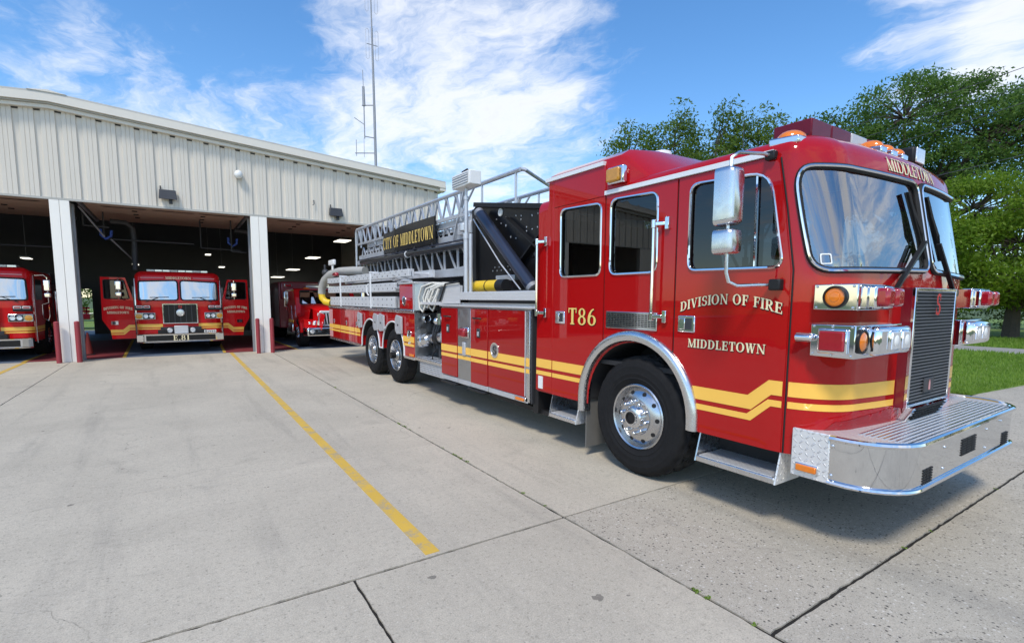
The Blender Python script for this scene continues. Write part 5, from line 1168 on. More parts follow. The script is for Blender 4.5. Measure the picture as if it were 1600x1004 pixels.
# overhead doors, raised: sectional leaves lying under the ceiling
for x0, x1 in ((-6.35, -2.55), (-1.88, 1.84), (2.42, 6.12)):
    dr = obj('overhead_door', MB().box(x0, x1, 17.25, 20.7, 4.03, 4.08), 'door_beige', st)
    for k in range(5): obj('door_leaf', MB().box(x0+.01, x1-.01, 17.27+.69*k, 17.27+.69*k+.675, 4.0, 4.029), 'door_beige', dr, bevel=.006)
    for k in range(3):
        for dx in (.28, .72): obj('door_hinge', MB().box(x0+(x1-x0)*dx-.06, x0+(x1-x0)*dx+.06, 17.9+.69*k, 17.96+.69*k, 3.975, 4.0), 'black_seal', dr)
    for k in range(3): a = x0+.35+k*(x1-x0)*.3; obj('door_window', MB().add([(a, 17.45, 3.996), (a+.95, 17.45, 3.996), (a+1.0, 17.52, 3.996), (a+.9, 17.58, 3.996), (a+.1, 17.58, 3.996), (a-.03, 17.52, 3.996)], [(0, 1, 2, 3, 4, 5)]), 'black_seal', dr, smooth_=0)
    obj('track_rail', MB().box(x0-.1, x0-.04, 17.0, 21, 3.98, 4.06).box(x1+.04, x1+.1, 17.0, 21, 3.98, 4.06), 'galvanised', dr)
# roof steel, pipes
m = MB()
for y in (19.5, 22.5, 25.5): m.bar((XW0+.2, y, eave(XW0)-.5), (XR0, y, ZR0-.5), .2, .35).bar((XR0, y, ZR0-.5), (XW1-.2, y, eave(XW1)-.5), .2, .35)
obj('roof_beam', m, 'steel_beam', st)
for y, z, x0, x1 in ((18.6, 3.25, -1.6, .55), (18.9, 3.15, .75, 1.85), (18.4, 3.05, 1.55, 1.95), (18.2, 3.55, -2.0, -1.45), (19.0, 3.0, -7, -2.6)):
    obj('overhead_pipe', MB().cyl((x0, y, z), (x1, y, z-.02), .022, n=8).cyl((x0, y, z), (x0, y, 5.0), .02, n=6), 'steel_beam', st)
obj('door_brace', MB().cyl((-1.95, 17.1, 3.9), (-1.55, 18.0, 3.25), .022, n=6).cyl((-1.42, 18.2, 3.2), (-.95, 19.2, 2.65), .022, n=6), 'galvanised', st)
# things on the wall
for x_, z_, nm in ((-.037, 4.27, 'left'), (4.257, 4.23, 'right')):
    wp_ = thing('wall_floodlight', 'dark box floodlight on the wall above the %s' % ('middle bay' if nm == 'left' else 'right bay next to the ladder'), 'floodlight', (x_, YF, z_-.15), 'box floodlights above the bays')
    obj('lamp_housing', MB().add([(x_-.20, YF-.16, z_-.13), (x_+.20, YF-.16, z_-.13), (x_+.20, YF-.005, z_-.09), (x_-.20, YF-.005, z_-.09), (x_-.18, YF-.10, z_+.12), (x_+.18, YF-.10, z_+.12), (x_+.18, YF-.005, z_+.13), (x_-.18, YF-.005, z_+.13)], [(0, 1, 2, 3), (4, 5, 6, 7), (0, 1, 5, 4), (1, 2, 6, 5), (2, 3, 7, 6), (3, 0, 4, 7)]), 'dark_steel', wp_, bevel=.012)
    obj('lamp_bracket', MB().box(x_+.02, x_+.10, YF-.06, YF-.003, z_-.22, z_-.10), 'dark_steel', wp_); obj('photo_cell', MB().cyl((x_-.15, YF-.03, z_+.13), (x_-.15, YF-.03, z_+.22), .015, n=8), 'dark_steel', wp_)
wl_ = thing('dome_light', 'small round white lamp high on the beige wall', 'wall lamp', (1.63, YF, 4.9))
obj('lamp_base', MB().cyl((1.63, YF, 5.02), (1.63, YF-.10, 5.02), .10, n=20), 'galvanised', wl_); obj('lamp_globe', MB().ell((1.63, YF-.12, 5.0), .105, .10, .115, 18, 12), 'white_plastic', wl_)
hk = thing('wall_hook', 'small dark hook on the wall beside the right floodlight', 'hook', (3.62, YF, 4.4))
obj('hook_arm', MB().tube([(3.62, YF, 4.52), (3.62, YF-.06, 4.52), (3.62, YF-.06, 4.40), (3.58, YF-.06, 4.38)], .012, 6), 'dark_steel', hk)
# bollards
for x_, lab in ((-2.44, 'red bollard at the left foot of the left white pillar'), (-2.06, 'red bollard at the right foot of the left white pillar'), (1.93, 'red bollard at the left foot of the white pillar by the ladder truck'), (2.30, 'red bollard at the right foot of the white pillar by the ladder truck')):
    b_ = thing('bollard', lab, 'bollard', (x_, YF-.14, 0), 'red bollards guarding the pillars')
    obj('post', MB().cyl((x_, YF-.14, 0), (x_, YF-.14, .99), .055, n=20), 'bollard_red', b_); obj('cap', MB().ell((x_, YF-.14, .985), .055, .055, .03, 20, 6, 0.0), 'bollard_red', b_)
# hanging lamps in the bays
for i, (x_, y_, z_, lab) in enumerate(((5.96, 22, 3.98, 'nearest lit ceiling lamp in the right bay'), (5.40, 25, 3.45, 'second lit ceiling lamp in the right bay'), (4.88, 27, 2.98, 'third lit ceiling lamp in the right bay'), (4.25, 27.5, 2.62, 'farthest lit ceiling lamp in the right bay, lowest in view'), (-4.05, 23, 2.86, 'lit ceiling lamp above the left engine'), (1.30, 26.6, 3.50, 'upper lit lamp at the right of the middle bay'), (1.75, 25.8, 2.93, 'lower lit lamp at the right of the middle bay'), (-1.29, 25.8, 2.92, 'lit lamp left above the open engine'))):
    l_ = thing('hanging_lamp', lab, 'lamp', (x_, y_, z_), 'lit lamps inside the station')
    sx_ = .26 if i < 4 else .12; ly = .5 if i < 4 else .3
    obj('lamp_tray', MB().box(x_-sx_, x_+sx_, y_-ly, y_+ly, z_+.012, z_+.06), 'galvanised', l_); obj('lamp_tube', MB().box(x_-sx_+.02, x_+sx_-.02, y_-ly+.02, y_+ly-.02, z_-.01, z_+.012), 'lamp_lit', l_)
    obj('hanger', MB().cyl((x_, y_, z_+.06), (x_, y_, 5.3), .008, n=5), 'galvanised', l_)
# exhaust hoses with blue collars
for x_, y_, lab in ((-1.55, 18.6, 'grey exhaust hose with blue collar left of the open engine'), (1.58, 18.8, 'grey exhaust hose with blue collar right of the open engine')):
    h_ = thing('exhaust_hose', lab, 'hose', (x_, y_, 3), 'exhaust hoses hung in the middle bay')
    obj('hose', MB().tube([(x_+.1, y_, 3.75), (x_+.45, y_+.05, 3.74), (x_+.60, y_+.1, 3.6), (x_+.62, y_+.1, 3.2), (x_+.60, y_+.1, 2.4)], .07, 10), 'steel_beam', h_)
    obj('collar', MB().tube([(x_-.10, y_-.3, 3.48), (x_-.10, y_-.3, 3.32), (x_+.0, y_-.3, 3.22), (x_+.12, y_-.3, 3.30), (x_+.14, y_-.3, 3.46)], .035, 8), 'blue_hose', h_)
# locker rows against the rear wall
for x0, n, lab in ((-1.6, 7, 'dim grey locker row at the back of the middle bay'), (3.0, 6, 'dim grey locker row at the back of the right bay')):
    t_ = thing('locker_row', lab, 'lockers', (x0+n*.25, 28.1, 0)); obj('carcass', MB().box(x0, x0+n*.5, 27.95, 28.38, .002, 2.1), 'galvanised', t_)
    for k in range(n): d_ = obj('locker_door', MB().box(x0+k*.5+.012, x0+k*.5+.488, 27.93, 27.952, .06, 2.06), 'dull_aluminium' if k % 3 == 0 else 'galvanised', t_, bevel=.004); obj('handle', MB().box(x0+k*.5+.40, x0+k*.5+.43, 27.905, 27.932, 1.0, 1.14), 'dark_steel', d_)
# traffic cone
cn = thing('traffic_cone', 'dark orange traffic cone inside the bay beside the left pillar', 'cone', (-2.10, 18.2, 0))
obj('cone_base', MB().box(-2.24, -1.96, 18.06, 18.34, .0055, .03), 'black_plastic', cn, bevel=.008); obj('cone_body', MB().cyl((-2.10, 18.2, .03), (-2.10, 18.2, .62), .10, .02, 18), 'cone_orange', cn)
# radio mast behind the roof
rm = thing('radio_mast', 'tall thin grey radio mast with antennas rising behind the roof', 'radio mast', (6.79, 20.0, 5.4))
obj('pole', MB().cyl((6.80, 20, 5.3), (6.78, 20, 9.0), .055, .048, 10).cyl((6.78, 20, 9.0), (6.75, 20, 11.8), .045, .036, 10).cyl((6.75, 20, 11.8), (6.72, 20, 14.6), .028, .018, 8), 'galvanised', rm)
for z_ in (11.2, 12.9):
    m = MB().bar((6.54, 20, z_), (6.96, 20, z_), .02, .02)
    for x_ in (6.57, 6.93): m.tube([(x_, 20, z_-.55), (x_-.06, 20, z_-.5), (x_-.06, 20, z_+.5), (x_, 20, z_+.55), (x_+.06, 20, z_+.5), (x_+.06, 20, z_-.5)], .006, 5, closed=True)
    obj('dipole_antenna', m, 'galvanised', rm)
obj('side_antenna', MB().cyl((6.38, 20, 7.7), (6.38, 20, 8.9), .022, n=8).cyl((6.38, 20, 8.9), (6.37, 20, 9.6), .06, .05, 8).cyl((6.37, 20, 9.6), (6.36, 20, 10.2), .012, n=5).bar((6.38, 20, 7.78), (6.78, 20, 7.78), .03, .03).bar((6.30, 20, 8.9), (6.78, 20, 9.0), .03, .03).bar((6.0, 20, 8.4), (6.4, 20, 8.2), .02, .02), 'galvanised', rm)
obj('lower_antenna', MB().bar((6.0, 20, 7.1), (6.80, 20, 7.22), .03, .03).cyl((6.05, 20, 7.0), (6.05, 20, 7.6), .012, n=5).cyl((6.35, 20, 7.0), (6.35, 20, 7.7), .008, n=5), 'galvanised', rm)
# ================================================================ the engines in the bays
def engine(name, label, X0, Y0, open_doors, number=None, tagno=None):
    """pumper seen from the front; local frame: x across, y back from the bumper face, z up"""
    R_ = thing(name, label, 'fire engine', (X0, Y0, 0), None, world=False)
    a = 1.05
    K = Skin(0, a, 3.0, .62, .16, .34, .03, .10, 1.50, 2.16, .13, .05); LK = K.L; md = K.mid
    def sx(x): return K.s_of_x(x)
    WL = rpoly([(sx(-.97), 1.52), (md-.035, 1.52), (md-.035, 2.09), (sx(-.95), 2.05)], [.06, .09, .09, .06], 5); WR_ = [(LK-u, v) for u, v in WL][::-1]
    sy = lambda y: 3.0-y
    dop = [(sy(1.78), .98), (sy(1.70), .70), (sy(1.62), .46), (sy(.68), .46), (sy(.68), 2.13), (sy(1.80), 2.13)]; dor = [(LK-u, v) for u, v in dop][::-1]
    sw = rpoly([(sy(1.66), 1.52), (sy(.80), 1.52), (sy(.92), 2.06), (sy(1.66), 2.06)], .06)
    gs_ = [q*.15 for q in range(60)]; gz_ = [.7, 1.0, 1.3, 1.5, 1.6, 1.8, 2.0, 2.1, 2.16, 2.2, 2.25, 2.3, 2.35, 2.4]
    holes = [WL, WR_]+([dop, dor] if open_doors else [sw, [(LK-u, v) for u, v in sw][::-1]])
    ou = [(0, .46), (LK, .46), (LK, 2.46), (0, 2.46)]
    m = region(MB(), ou, holes, K, 0, (gs_, gz_), step=.12)
    tp = [K(LK*k/60, 2.46) for k in range(61)]; m.add(tp+[(0, 1.6, tp[0][2]+.01)], [(i, i+1, 61) for i in range(60)]+[(60, 0, 61)])
    obj('cab_body', m, 'engine_red', R_)
    for p in (WL, WR_):
        g = obj('windshield', region(MB(), p, [], K, -.003, (gs_, gz_), step=.1), 'far_glass', R_); obj('windshield_gasket', trim(MB(), p, K, .004, .020, 6, .08), 'black_seal', g)
        m = MB(); u0 = sum(q[0] for q in p)/len(p); m.bar(K(u0-.2, 1.60, .03), K(u0+.25, 1.61, .03), .02, .015).bar(K(u0+(-.3 if u0 < md else .3), 1.47, .02), K(u0, 1.60, .035), .018, .015); obj('wiper', m, 'black_plastic', g)
    # sun visor band inside the top of the glass
    obj('visor_band', MB().box(-.93, .93, .50, .53, 1.99, 2.12), 'interior_dark', R_)
    obj('cab_interior', MB().box(-.98, .98, 1.9, 1.95, .8, 2.1).box(-.98, .98, .55, 2.9, .72, .76).box(-.9, .9, .48, .75, 1.25, 1.46).box(-.4, .4, .8, 1.9, .76, 1.35), 'interior_dark', R_)
    for x in (-.6, .6): obj('seat', MB().box(x-.22, x+.22, 1.25, 1.7, 1.0, 1.12).box(x-.22, x+.22, 1.65, 1.78, 1.1, 1.85), 'interior_dark', R_, bevel=.03)
    if not open_doors:
        for q in (sw, [(LK-u, v) for u, v in sw][::-1]): g = obj('window', region(MB(), q, [], K, -.003), 'side_glass', R_)
    # stripes
    for z0, z1 in ((.745, .84), (.69, .722)):
        for s0, s1 in ((sx(-1.04), sx(-.44)), (sx(.44), sx(1.04))): obj('stripe', region(MB(), [(s0, z0), (s1, z0), (s1, z1), (s0, z1)], [], K, .004, (gs_, []), step=.05), 'yellow_stripe', R_)
        if not open_doors:
            for f_ in (0, 1):
                q = [(sy(2.9), z0), (sx(-1.045), z0), (sx(-1.045), z1), (sy(2.9), z1)]; q = q if not f_ else [(LK-u, v) for u, v in q][::-1]
                obj('stripe', region(MB(), q, [], K, .004, (gs_, []), step=.1), 'yellow_stripe', R_)
    put_text('letter', 'MIDDLETOWN', K, md-.31, md+.31, 2.125, .07, 'cream_letter', R_, edge=0, bold=.02)
    obj('roof_edge_trim', region(MB(), [(sx(-.9), 2.145), (sx(-.36), 2.155), (sx(-.36), 2.175), (sx(-.9), 2.165)], [], K, .004, (gs_, []), step=.05), 'pearl_pink', R_); obj('roof_edge_trim', region(MB(), [(sx(.36), 2.155), (sx(.9), 2.145), (sx(.9), 2.165), (sx(.36), 2.175)], [], K, .004, (gs_, []), step=.05), 'pearl_pink', R_)
    # chrome corner strips
    for s_ in (-1, 1): obj('corner_trim', MB().tube([(s_*1.055, .60, .42), (s_*1.055, .60, 1.5), (s_*1.055, .66, 2.13)], .016, 6), 'chrome', R_)
    # grille
    g = obj('grille', MB().box(-.42, .42, .295, .36, .86, 1.41), 'black_paint', R_)
    m = MB()
    for b in ((-.43, -.405, .85, 1.42), (.405, .43, .85, 1.42), (-.405, .405, 1.395, 1.42), (-.405, .405, .85, .87)): m.box(b[0], b[1], .28, .30, b[2], b[3])
    obj('grille_frame', m, 'chrome', g)
    for k in range(5): x = -.28+.14*k; obj('grille_bar', MB().box(x-.008, x+.008, .284, .296, .87, 1.395), 'dark_steel', g)
    o = obj('grille_badge', MB().lathe((0, .285, 1.16), (0, -1, 0), [(.10, 0), (.10, .012), (.085, .016), (.08, .01), (.05, .012), (0, .012)], 24), 'polished_aluminium', g); f = lambda u, v, o_=0.0: (u, .28-o_, v); aa, bb = lettering('S', f, -.05, .05, 1.30, .075, edge=0, bold=.04); obj('grille_emblem', aa, 'emblem_red', g, smooth_=0)
    # lamps
    for s_ in (-1, 1):
        f2 = lambda x0, x1, *r: MB().box(min(s_*x0, s_*x1), max(s_*x0, s_*x1), *r)
        w_ = obj('warning_light_housing', f2(.70, 1.06, .27, .36, 1.235, 1.375), 'black_plastic', R_, bevel=.01)
        for c in (.79, .96): obj('lamp_lens', f2(c-.075, c+.075, .25, .275, 1.30, 1.365), 'white_trim', w_, bevel=.008); obj('lamp_lens', f2(c-.06, c+.06, .243, .252, 1.315, 1.35), 'red_lens', w_)
        w_ = obj('headlight_housing', f2(.60, 1.07, .26, .36, .975, 1.165), 'chrome', R_, bevel=.01)
        obj('headlight_mask', f2(.625, .885, .252, .262, .992, 1.148), 'black_plastic', w_)
        for c in (.69, .82): hl_ = obj('headlight', MB().lathe((s_*c, .252, 1.07), (0, -1, 0), [(.056, 0), (.056, .012), (.046, .016), (.03, .010), (0, .014)], 18), 'clear_lens', w_)
        obj('turn_signal', MB().lathe((s_*.985, .26, 1.07), (0, -1, 0), [(.075, 0), (.075, .012), (.055, .016), (0, .018)], 18), 'amber_dark', w_)
    # bumper
    b = obj('bumper', MB().prism([(-1.05, .34, .345), (-1.05, .12, .345), (-.88, .0, .345), (.88, .0, .345), (1.05, .12, .345), (1.05, .34, .345)], (0, 0, .215)), 'bumper_chrome', R_, smooth_=20)
    obj('bumper_edge', MB().tube([(-1.05, .12, .56), (-.88, 0, .56), (.88, 0, .56), (1.05, .12, .56)], .018, 6).tube([(-1.05, .12, .345), (-.88, 0, .345), (.88, 0, .345), (1.05, .12, .345)], .018, 6), 'chrome', b)
    if number: put_text('letter', number, planeY(-.006), -.21, .19, .382, .145, 'cream_letter', b, edge=.03, shadow=(0, 0), bold=.012)
    obj('bumper_dark_reflection', MB().box(-.84, .84, -.006, .004, .375, .53), 'black_paint', b)  # black face painted for the dark ground mirrored in the chrome
    obj('siren', MB().box(-.17, .17, .05, .28, .57, .79).cyl((-.28, .1, .66), (-.28, .3, .66), .07).cyl((.28, .1, .66), (.28, .3, .66), .07), 'dull_aluminium', b, bevel=.01)
    obj('bumper_tray', MB().box(-.56, -.34, .02, .2, .57, .68).box(.34, .62, .02, .2, .57, .68), 'black_plastic', b, bevel=.01)
    if tagno: o = obj('number_plate', MB().box(.56 if number else -.0, .86 if number else .36, .005, .012, .58, .66), 'white_plastic', b); x0 = .575 if number else .02; put_text('letter', tagno, planeY(.004), x0, x0+.27, .592, .055, 'letter_edge', o, edge=0, bold=.02)
    # light bar, roof
    l_ = obj('light_bar', MB().box(-.76, .76, .75, 1.05, 2.31, 2.345), 'dull_aluminium', R_)
    for k in range(8): obj('bar_lens', MB().box(-.76+.19*k+.004, -.76+.19*k+.186, .74, 1.06, 2.345, 2.405), 'clear_lens' if k % 3 else 'grey_lens', l_, bevel=.008)
    obj('roof_speaker', MB().box(-.15, .15, .56, .72, 2.19, 2.29), 'grey_lens', R_, bevel=.01); obj('bar_feet', MB().box(-.6, -.35, .8, 1.0, 2.25, 2.31).box(.35, .6, .8, 1.0, 2.25, 2.31), 'white_trim', l_)
    for x in (-.9, .9): obj('roof_marker', MB().ell((x, .66, 2.26), .05, .05, .03, 10, 5), 'amber_lens', R_)
    # body behind the cab, chassis, wheels
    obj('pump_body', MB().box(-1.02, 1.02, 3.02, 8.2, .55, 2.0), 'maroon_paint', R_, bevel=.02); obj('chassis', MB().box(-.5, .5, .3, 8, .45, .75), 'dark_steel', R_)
    obj('hose_bed', MB().box(-1.0, 1.0, 3.3, 8.1, 2.0, 2.3), 'dark_steel', R_)
    for x, y in ((-.92, 2.05), (.92, 2.05), (-.92, 6.3), (.92, 6.3)):
        wv = obj('wheel', MB().lathe((x-.16, y, .5), (1, 0, 0), [(.26, 0), (.40, -.01), (.47, .01), (.5, .04), (.5, .28), (.47, .31), (.40, .33), (.26, .32)], 40), 'rubber', R_); obj('rim', MB().lathe((x-.16, y, .5), (1, 0, 0), [(0, .05), (.12, .03), (.2, .06), (.27, .0), (.27, .32), (.2, .26), (.12, .29), (0, .27)], 28), 'polished_aluminium', wv)
        m = MB()
        for k in range(10): t = 2*pi*k/10; m.cyl((x-.17, y+.16*cos(t), .5+.16*sin(t)), (x-.11, y+.16*cos(t), .5+.16*sin(t)), .02, n=8); m.cyl((x+.10, y+.16*cos(t), .5+.16*sin(t)), (x+.18, y+.16*cos(t), .5+.16*sin(t)), .02, n=8)
        obj('wheel_nuts', m, 'chrome', wv, kind='stuff')
    # doors
    def dmap(s_):
        hx, hy = s_*1.06, .62
        an = radians(6)
        return lambda u, v, o_=0.0: (hx+s_*(u*cos(an))+0, hy+u*sin(an)-o_, v)
    if open_doors:
        for s_ in (-1, 1):
            D_ = dmap(s_)
            po = [(.03, .43), (.58, .43), (.61, .66), (.78, .97), (.76, 2.16), (.20, 2.15), (.04, 1.55)]; hole = rpoly([(.70, 1.56), (.70, 2.08), (.235, 2.08), (.13, 1.56)], .04)
            d = obj('cab_door', region(MB(), po, [hole], D_, 0, depth=.07), 'engine_red', R_, smooth_=25, label='open cab door on the %s of the engine' % ('left' if s_ < 0 else 'right'))
            obj('window_seal', trim(MB(), hole, D_, .004, .014, 6), 'black_seal', d); obj('window', region(MB(), hole, [], D_, -.03), 'side_glass', d)
            obj('door_lining', region(MB(), [(u*.97+.01, v*.985+.01) for u, v in po], [hole], D_, -.072), 'interior_dark', d)
            for z0, z1 in ((.60, .69), (.545, .575)):
                q = [(.035, z0+.13), (.16, z0+.13), (.30, z0), (.60, z0), (.61 if z0 > .58 else .595, z1), (.32, z1), (.18, z1+.13), (.035, z1+.13)]; obj('stripe', region(MB(), q, [], D_, .003), 'yellow_stripe', d, smooth_=0)
            fl = (lambda u, v, o_=0.0: D_(-u, v, o_)) if s_ < 0 else D_
            r0, r1 = ((-.73, -.07) if s_ < 0 else (.07, .73)); q0, q1 = ((-.66, -.16) if s_ < 0 else (.16, .66))
            put_text('letter', 'DIVISION OF FIRE', fl, r0, r1, 1.235, .065, 'cream_letter', d, arcb=.05, edge=0, bold=.05); put_text('letter', 'MIDDLETOWN', fl, q0, q1, 1.14, .062, 'cream_letter', d, edge=0, bold=.05)
            x_ = .50; o = obj('door_latch', region(MB(), [(x_-.08, .83), (x_+.08, .83), (x_+.08, .93), (x_-.08, .93)], [], D_, .02, depth=.02), 'chrome', d, smooth_=20); obj('latch_recess', region(MB(), [(x_-.02, .845), (x_+.05, .845), (x_+.05, .915), (x_-.02, .915)], [], D_, .022), 'dark_steel', o)
            mxp = Vector(D_(.36, 1.8, .14)); mm = MB().box(mxp.x-.075, mxp.x+.075, mxp.y-.05, mxp.y+.05, 1.80, 2.06).box(mxp.x-.075, mxp.x+.075, mxp.y-.05, mxp.y+.05, 1.62, 1.75)
            o = obj('mirror_head', mm, 'chrome', d, bevel=.03, seg=3); obj('mirror_arm', MB().tube([D_(.28, 2.12, .0), (mxp.x, mxp.y, 2.12), (mxp.x, mxp.y, 1.55), D_(.22, 1.52, .0)], .014, 6), 'chrome', o)
        obj('door_step', MB().box(-1.1, -.75, .8, 1.6, .40, .44).box(.75, 1.1, .8, 1.6, .40, .44), 'tread_plate', R_)
    else:
        for s_ in (-1, 1):
            o = obj('mirror_head', MB().box(s_*1.30-.075, s_*1.30+.075, .70, .80, 1.75, 2.05).box(s_*1.30-.075, s_*1.30+.075, .70, .80, 1.58, 1.71), 'chrome', R_, bevel=.03, seg=3)
            obj('mirror_arm', MB().tube([(s_*1.05, .75, 2.15), (s_*1.25, .75, 2.17), (s_*1.31, .75, 2.1), (s_*1.31, .75, 1.45), (s_*1.18, .75, 1.40), (s_*1.18, .75, 1.05), (s_*1.28, .75, .98), (s_*1.31, .75, 1.1), (s_*1.31, .75, 1.4)], .014, 6), 'chrome', o)
        obj('exhaust_pipe', MB().cyl((1.36, 1.4, .9), (1.36, 1.4, 1.75), .03, n=8), 'chrome', R_)
    return R_
engine('fire_engine', 'red fire engine marked E.81 with both cab doors open in the middle bay', .09, 17.40, True, 'E.81', 'B1999')
engine('fire_engine', 'red fire engine cut off by the left edge, in the left bay', -4.11, 17.15, False, None, 'B19993')
# ---------------------------------------------------------------- rescue truck with a bonnet, right bay
RT = thing('rescue_truck', 'dark red rescue truck with a chrome grille and box body in the right bay', 'rescue truck', (4.30, 16.95, 0), None, world=False)
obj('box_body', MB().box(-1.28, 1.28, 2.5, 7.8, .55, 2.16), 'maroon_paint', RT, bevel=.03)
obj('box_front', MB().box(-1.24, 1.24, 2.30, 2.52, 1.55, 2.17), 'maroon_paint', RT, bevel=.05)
for x in (-1.0, .25): o = obj('box_lamp', MB().box(x-.13, x+.13, 2.27, 2.31, 1.98, 2.09), 'chrome', RT, bevel=.01); obj('lamp_lens', MB().box(x-.10, x+.10, 2.25, 2.28, 2.0, 2.07), 'red_lens', o, bevel=.01)
m = MB(); prof = [(1.05, .62), (1.05, 1.36), (1.42, 1.90), (1.55, 1.93), (2.45, 1.93), (2.45, .62)]
m.prism([(-1.0, y, z) for y, z in prof], (2.0, 0, 0)); obj('cab', m, 'engine_red', RT, bevel=.04)
ws = [(-.86, 1.40), (.86, 1.40), (.80, 1.86), (-.80, 1.86)]; tilt = lambda u, v, o_=0.0: (u, 1.05+(v-1.36)*.685-.006-o_, v)
g = obj('windshield', region(MB(), rpoly(ws, .06), [], tilt, .004), 'far_glass', RT); obj('windshield_gasket', trim(MB(), rpoly(ws, .06), tilt, .006, .018, 6), 'black_seal', g); obj('glass_backing', region(MB(), rpoly(ws, .06), [], tilt, .001), 'interior_dark', g)
obj('light_bar', MB().box(-.5, .5, 1.75, 1.95, 1.96, 2.03), 'clear_lens', RT, bevel=.015); obj('cab_marker', MB().ell((-.55, 1.55, 1.93), .10, .05, .03).ell((.0, 1.55, 1.93), .10, .05, .03), 'amber_lens', RT)
# bonnet: tapered towards the grille
V = []
for y, hw, z in ((1.10, .86, 1.37), (.75, .80, 1.33), (.35, .62, 1.24), (.10, .50, 1.16), (.02, .46, 1.06), (.02, .46, .70)):
    for u in (-1, -.7, 0, .7, 1): V.append((u*hw, y, z+(.05 if abs(u) < .8 else 0)*(1 if z > 1.1 else 0)))
m = MB().add(V, [(r*5+i, r*5+i+1, (r+1)*5+i+1, (r+1)*5+i) for r in range(5) for i in range(4)]); V2 = []
for y, hw, z in ((1.10, .86, 1.37), (.75, .80, 1.33), (.35, .62, 1.24), (.10, .50, 1.16)):
    for s_ in (-1, 1): m.add([(s_*hw, y, z), (s_*hw, y, .6), (s_*hw, y-.38, .6), (s_*(hw-.12), y-.38, z-.08)], [(0, 1, 2, 3)])
obj('bonnet', m, 'engine_red', RT, smooth_=50)
for s_ in (-1, 1):
    V = []
    for k in range(13): t = pi*k/12; V += [(s_*1.02, .95-.56*cos(t), .50+.46*sin(t)), (s_*1.0, .95-.60*cos(t), .50+.52*sin(t)), (s_*.62, .95-.60*cos(t), .52+.56*sin(t))]
    obj('fender', MB().add(V, [(3*i+j, 3*i+j+1, 3*i+j+4, 3*i+j+3) for i in range(12) for j in range(2)]).box(min(s_*.45, s_*.95), max(s_*.45, s_*.95), .08, .42, .62, .92), 'engine_red', RT, smooth_=50)
    hl = obj('headlight', MB().prism([(s_*.50, .03, .74), (s_*.92, .14, .76), (s_*.94, .16, .86), (s_*.52, .04, .88)], (0, .06, 0)), 'clear_lens', RT)
    obj('headlight_reflector', MB().ell((s_*.62, .03, .81), .05, .03, .05).ell((s_*.78, .08, .81), .045, .03, .045), 'chrome', hl)
    wv = obj('wheel', MB().lathe((s_*.84-.15, .95, .48), (1, 0, 0), [(.26, 0), (.40, -.01), (.46, .01), (.48, .04), (.48, .26), (.46, .29), (.40, .31), (.26, .30)], 40), 'rubber', RT); obj('rim', MB().lathe((s_*.84-.15, .95, .48), (1, 0, 0), [(0, -.03), (.1, -.02), (.12, .02), (.2, .03), (.27, .0), (.27, .3), (.2, .27), (0, .27)], 28), 'polished_aluminium', wv)
    m = MB()
    for k in range(8): t = 2*pi*k/8; m.cyl((s_*.84-.17, .95+.15*cos(t), .48+.15*sin(t)), (s_*.84-.11, .95+.15*cos(t), .48+.15*sin(t)), .022, n=8)
    obj('wheel_nuts', m, 'chrome', wv, kind='stuff')
    wv = obj('wheel', MB().lathe((s_*.84-.25, 5.6, .48), (1, 0, 0), [(.26, 0), (.46, .01), (.48, .04), (.48, .46), (.46, .49), (.26, .50)], 32), 'rubber', RT)
    o = obj('mirror_head', MB().box(s_*1.27-.07, s_*1.27+.07, 1.12, 1.22, 1.30, 1.82), 'chrome', RT, bevel=.03); obj('mirror_arm', MB().tube([(s_*1.0, 1.3, 1.86), (s_*1.27, 1.2, 1.84), (s_*1.27, 1.2, 1.22), (s_*1.0, 1.3, 1.20)], .014, 6), 'chrome', o)
    obj('grab_rail', MB().tube([(s_*1.02, 1.55, 1.36), (s_*1.06, 1.50, 1.34), (s_*1.06, 1.42, .86)], .014, 6), 'chrome', RT)
    obj('fuel_tank', MB().box(min(s_*.78, s_*1.06), max(s_*.78, s_*1.06), 1.55, 2.3, .42, .76), 'polished_aluminium', RT, bevel=.06); obj('tank_stripe', MB().box(min(s_*.9, s_*1.02), max(s_*.9, s_*1.02), 1.5, 2.3, .77, .87), 'yellow_stripe', RT)
gr = obj('grille_surround', MB().prism([(-.50, .0, .70), (.50, .0, .70), (.56, .0, 1.10), (.46, .0, 1.20), (-.46, .0, 1.20), (-.56, .0, 1.10)], (0, .05, 0)), 'plank_aluminium', RT, bevel=.02)
obj('grille_recess', MB().prism([(-.42, -.003, .76), (.42, -.003, .76), (.46, -.003, 1.08), (.38, -.003, 1.13), (-.38, -.003, 1.13), (-.46, -.003, 1.08)], (0, .02, 0)), 'black_seal', gr)
for k in range(9): x = -.36+.09*k; obj('grille_bar', MB().bar((x*.95, -.010, .77), (x*1.08, -.010, 1.12), .035, .012, (0, 1, 0)), 'plank_aluminium', gr)
obj('grille_badge', MB().ell((0, -.02, .80), .10, .02, .035), 'emblem_red', gr)
bp = obj('bumper', MB().prism([(-1.0, .10, .40), (-.9, -.16, .40), (.9, -.16, .40), (1.0, .10, .40), (.98, .10, .68), (.9, -.12, .68), (-.9, -.12, .68), (-.98, .10, .68)][:4], (0, 0, .27)), 'bumper_chrome', RT, bevel=.04, seg=3)
obj('bumper_recess', MB().box(-.66, .66, -.166, -.15, .50, .60), 'black_seal', bp, bevel=.004)
obj('bumper_slot_bar', MB().box(-.60, .60, -.172, -.164, .53, .565), 'chrome', bp)
for s_ in (-1, 1): obj('fog_lamp', MB().lathe((s_*.76, -.16, .55), (0, -1, 0), [(.065, 0), (.065, .012), (.05, .016), (0, .02)], 18), 'clear_lens', bp)
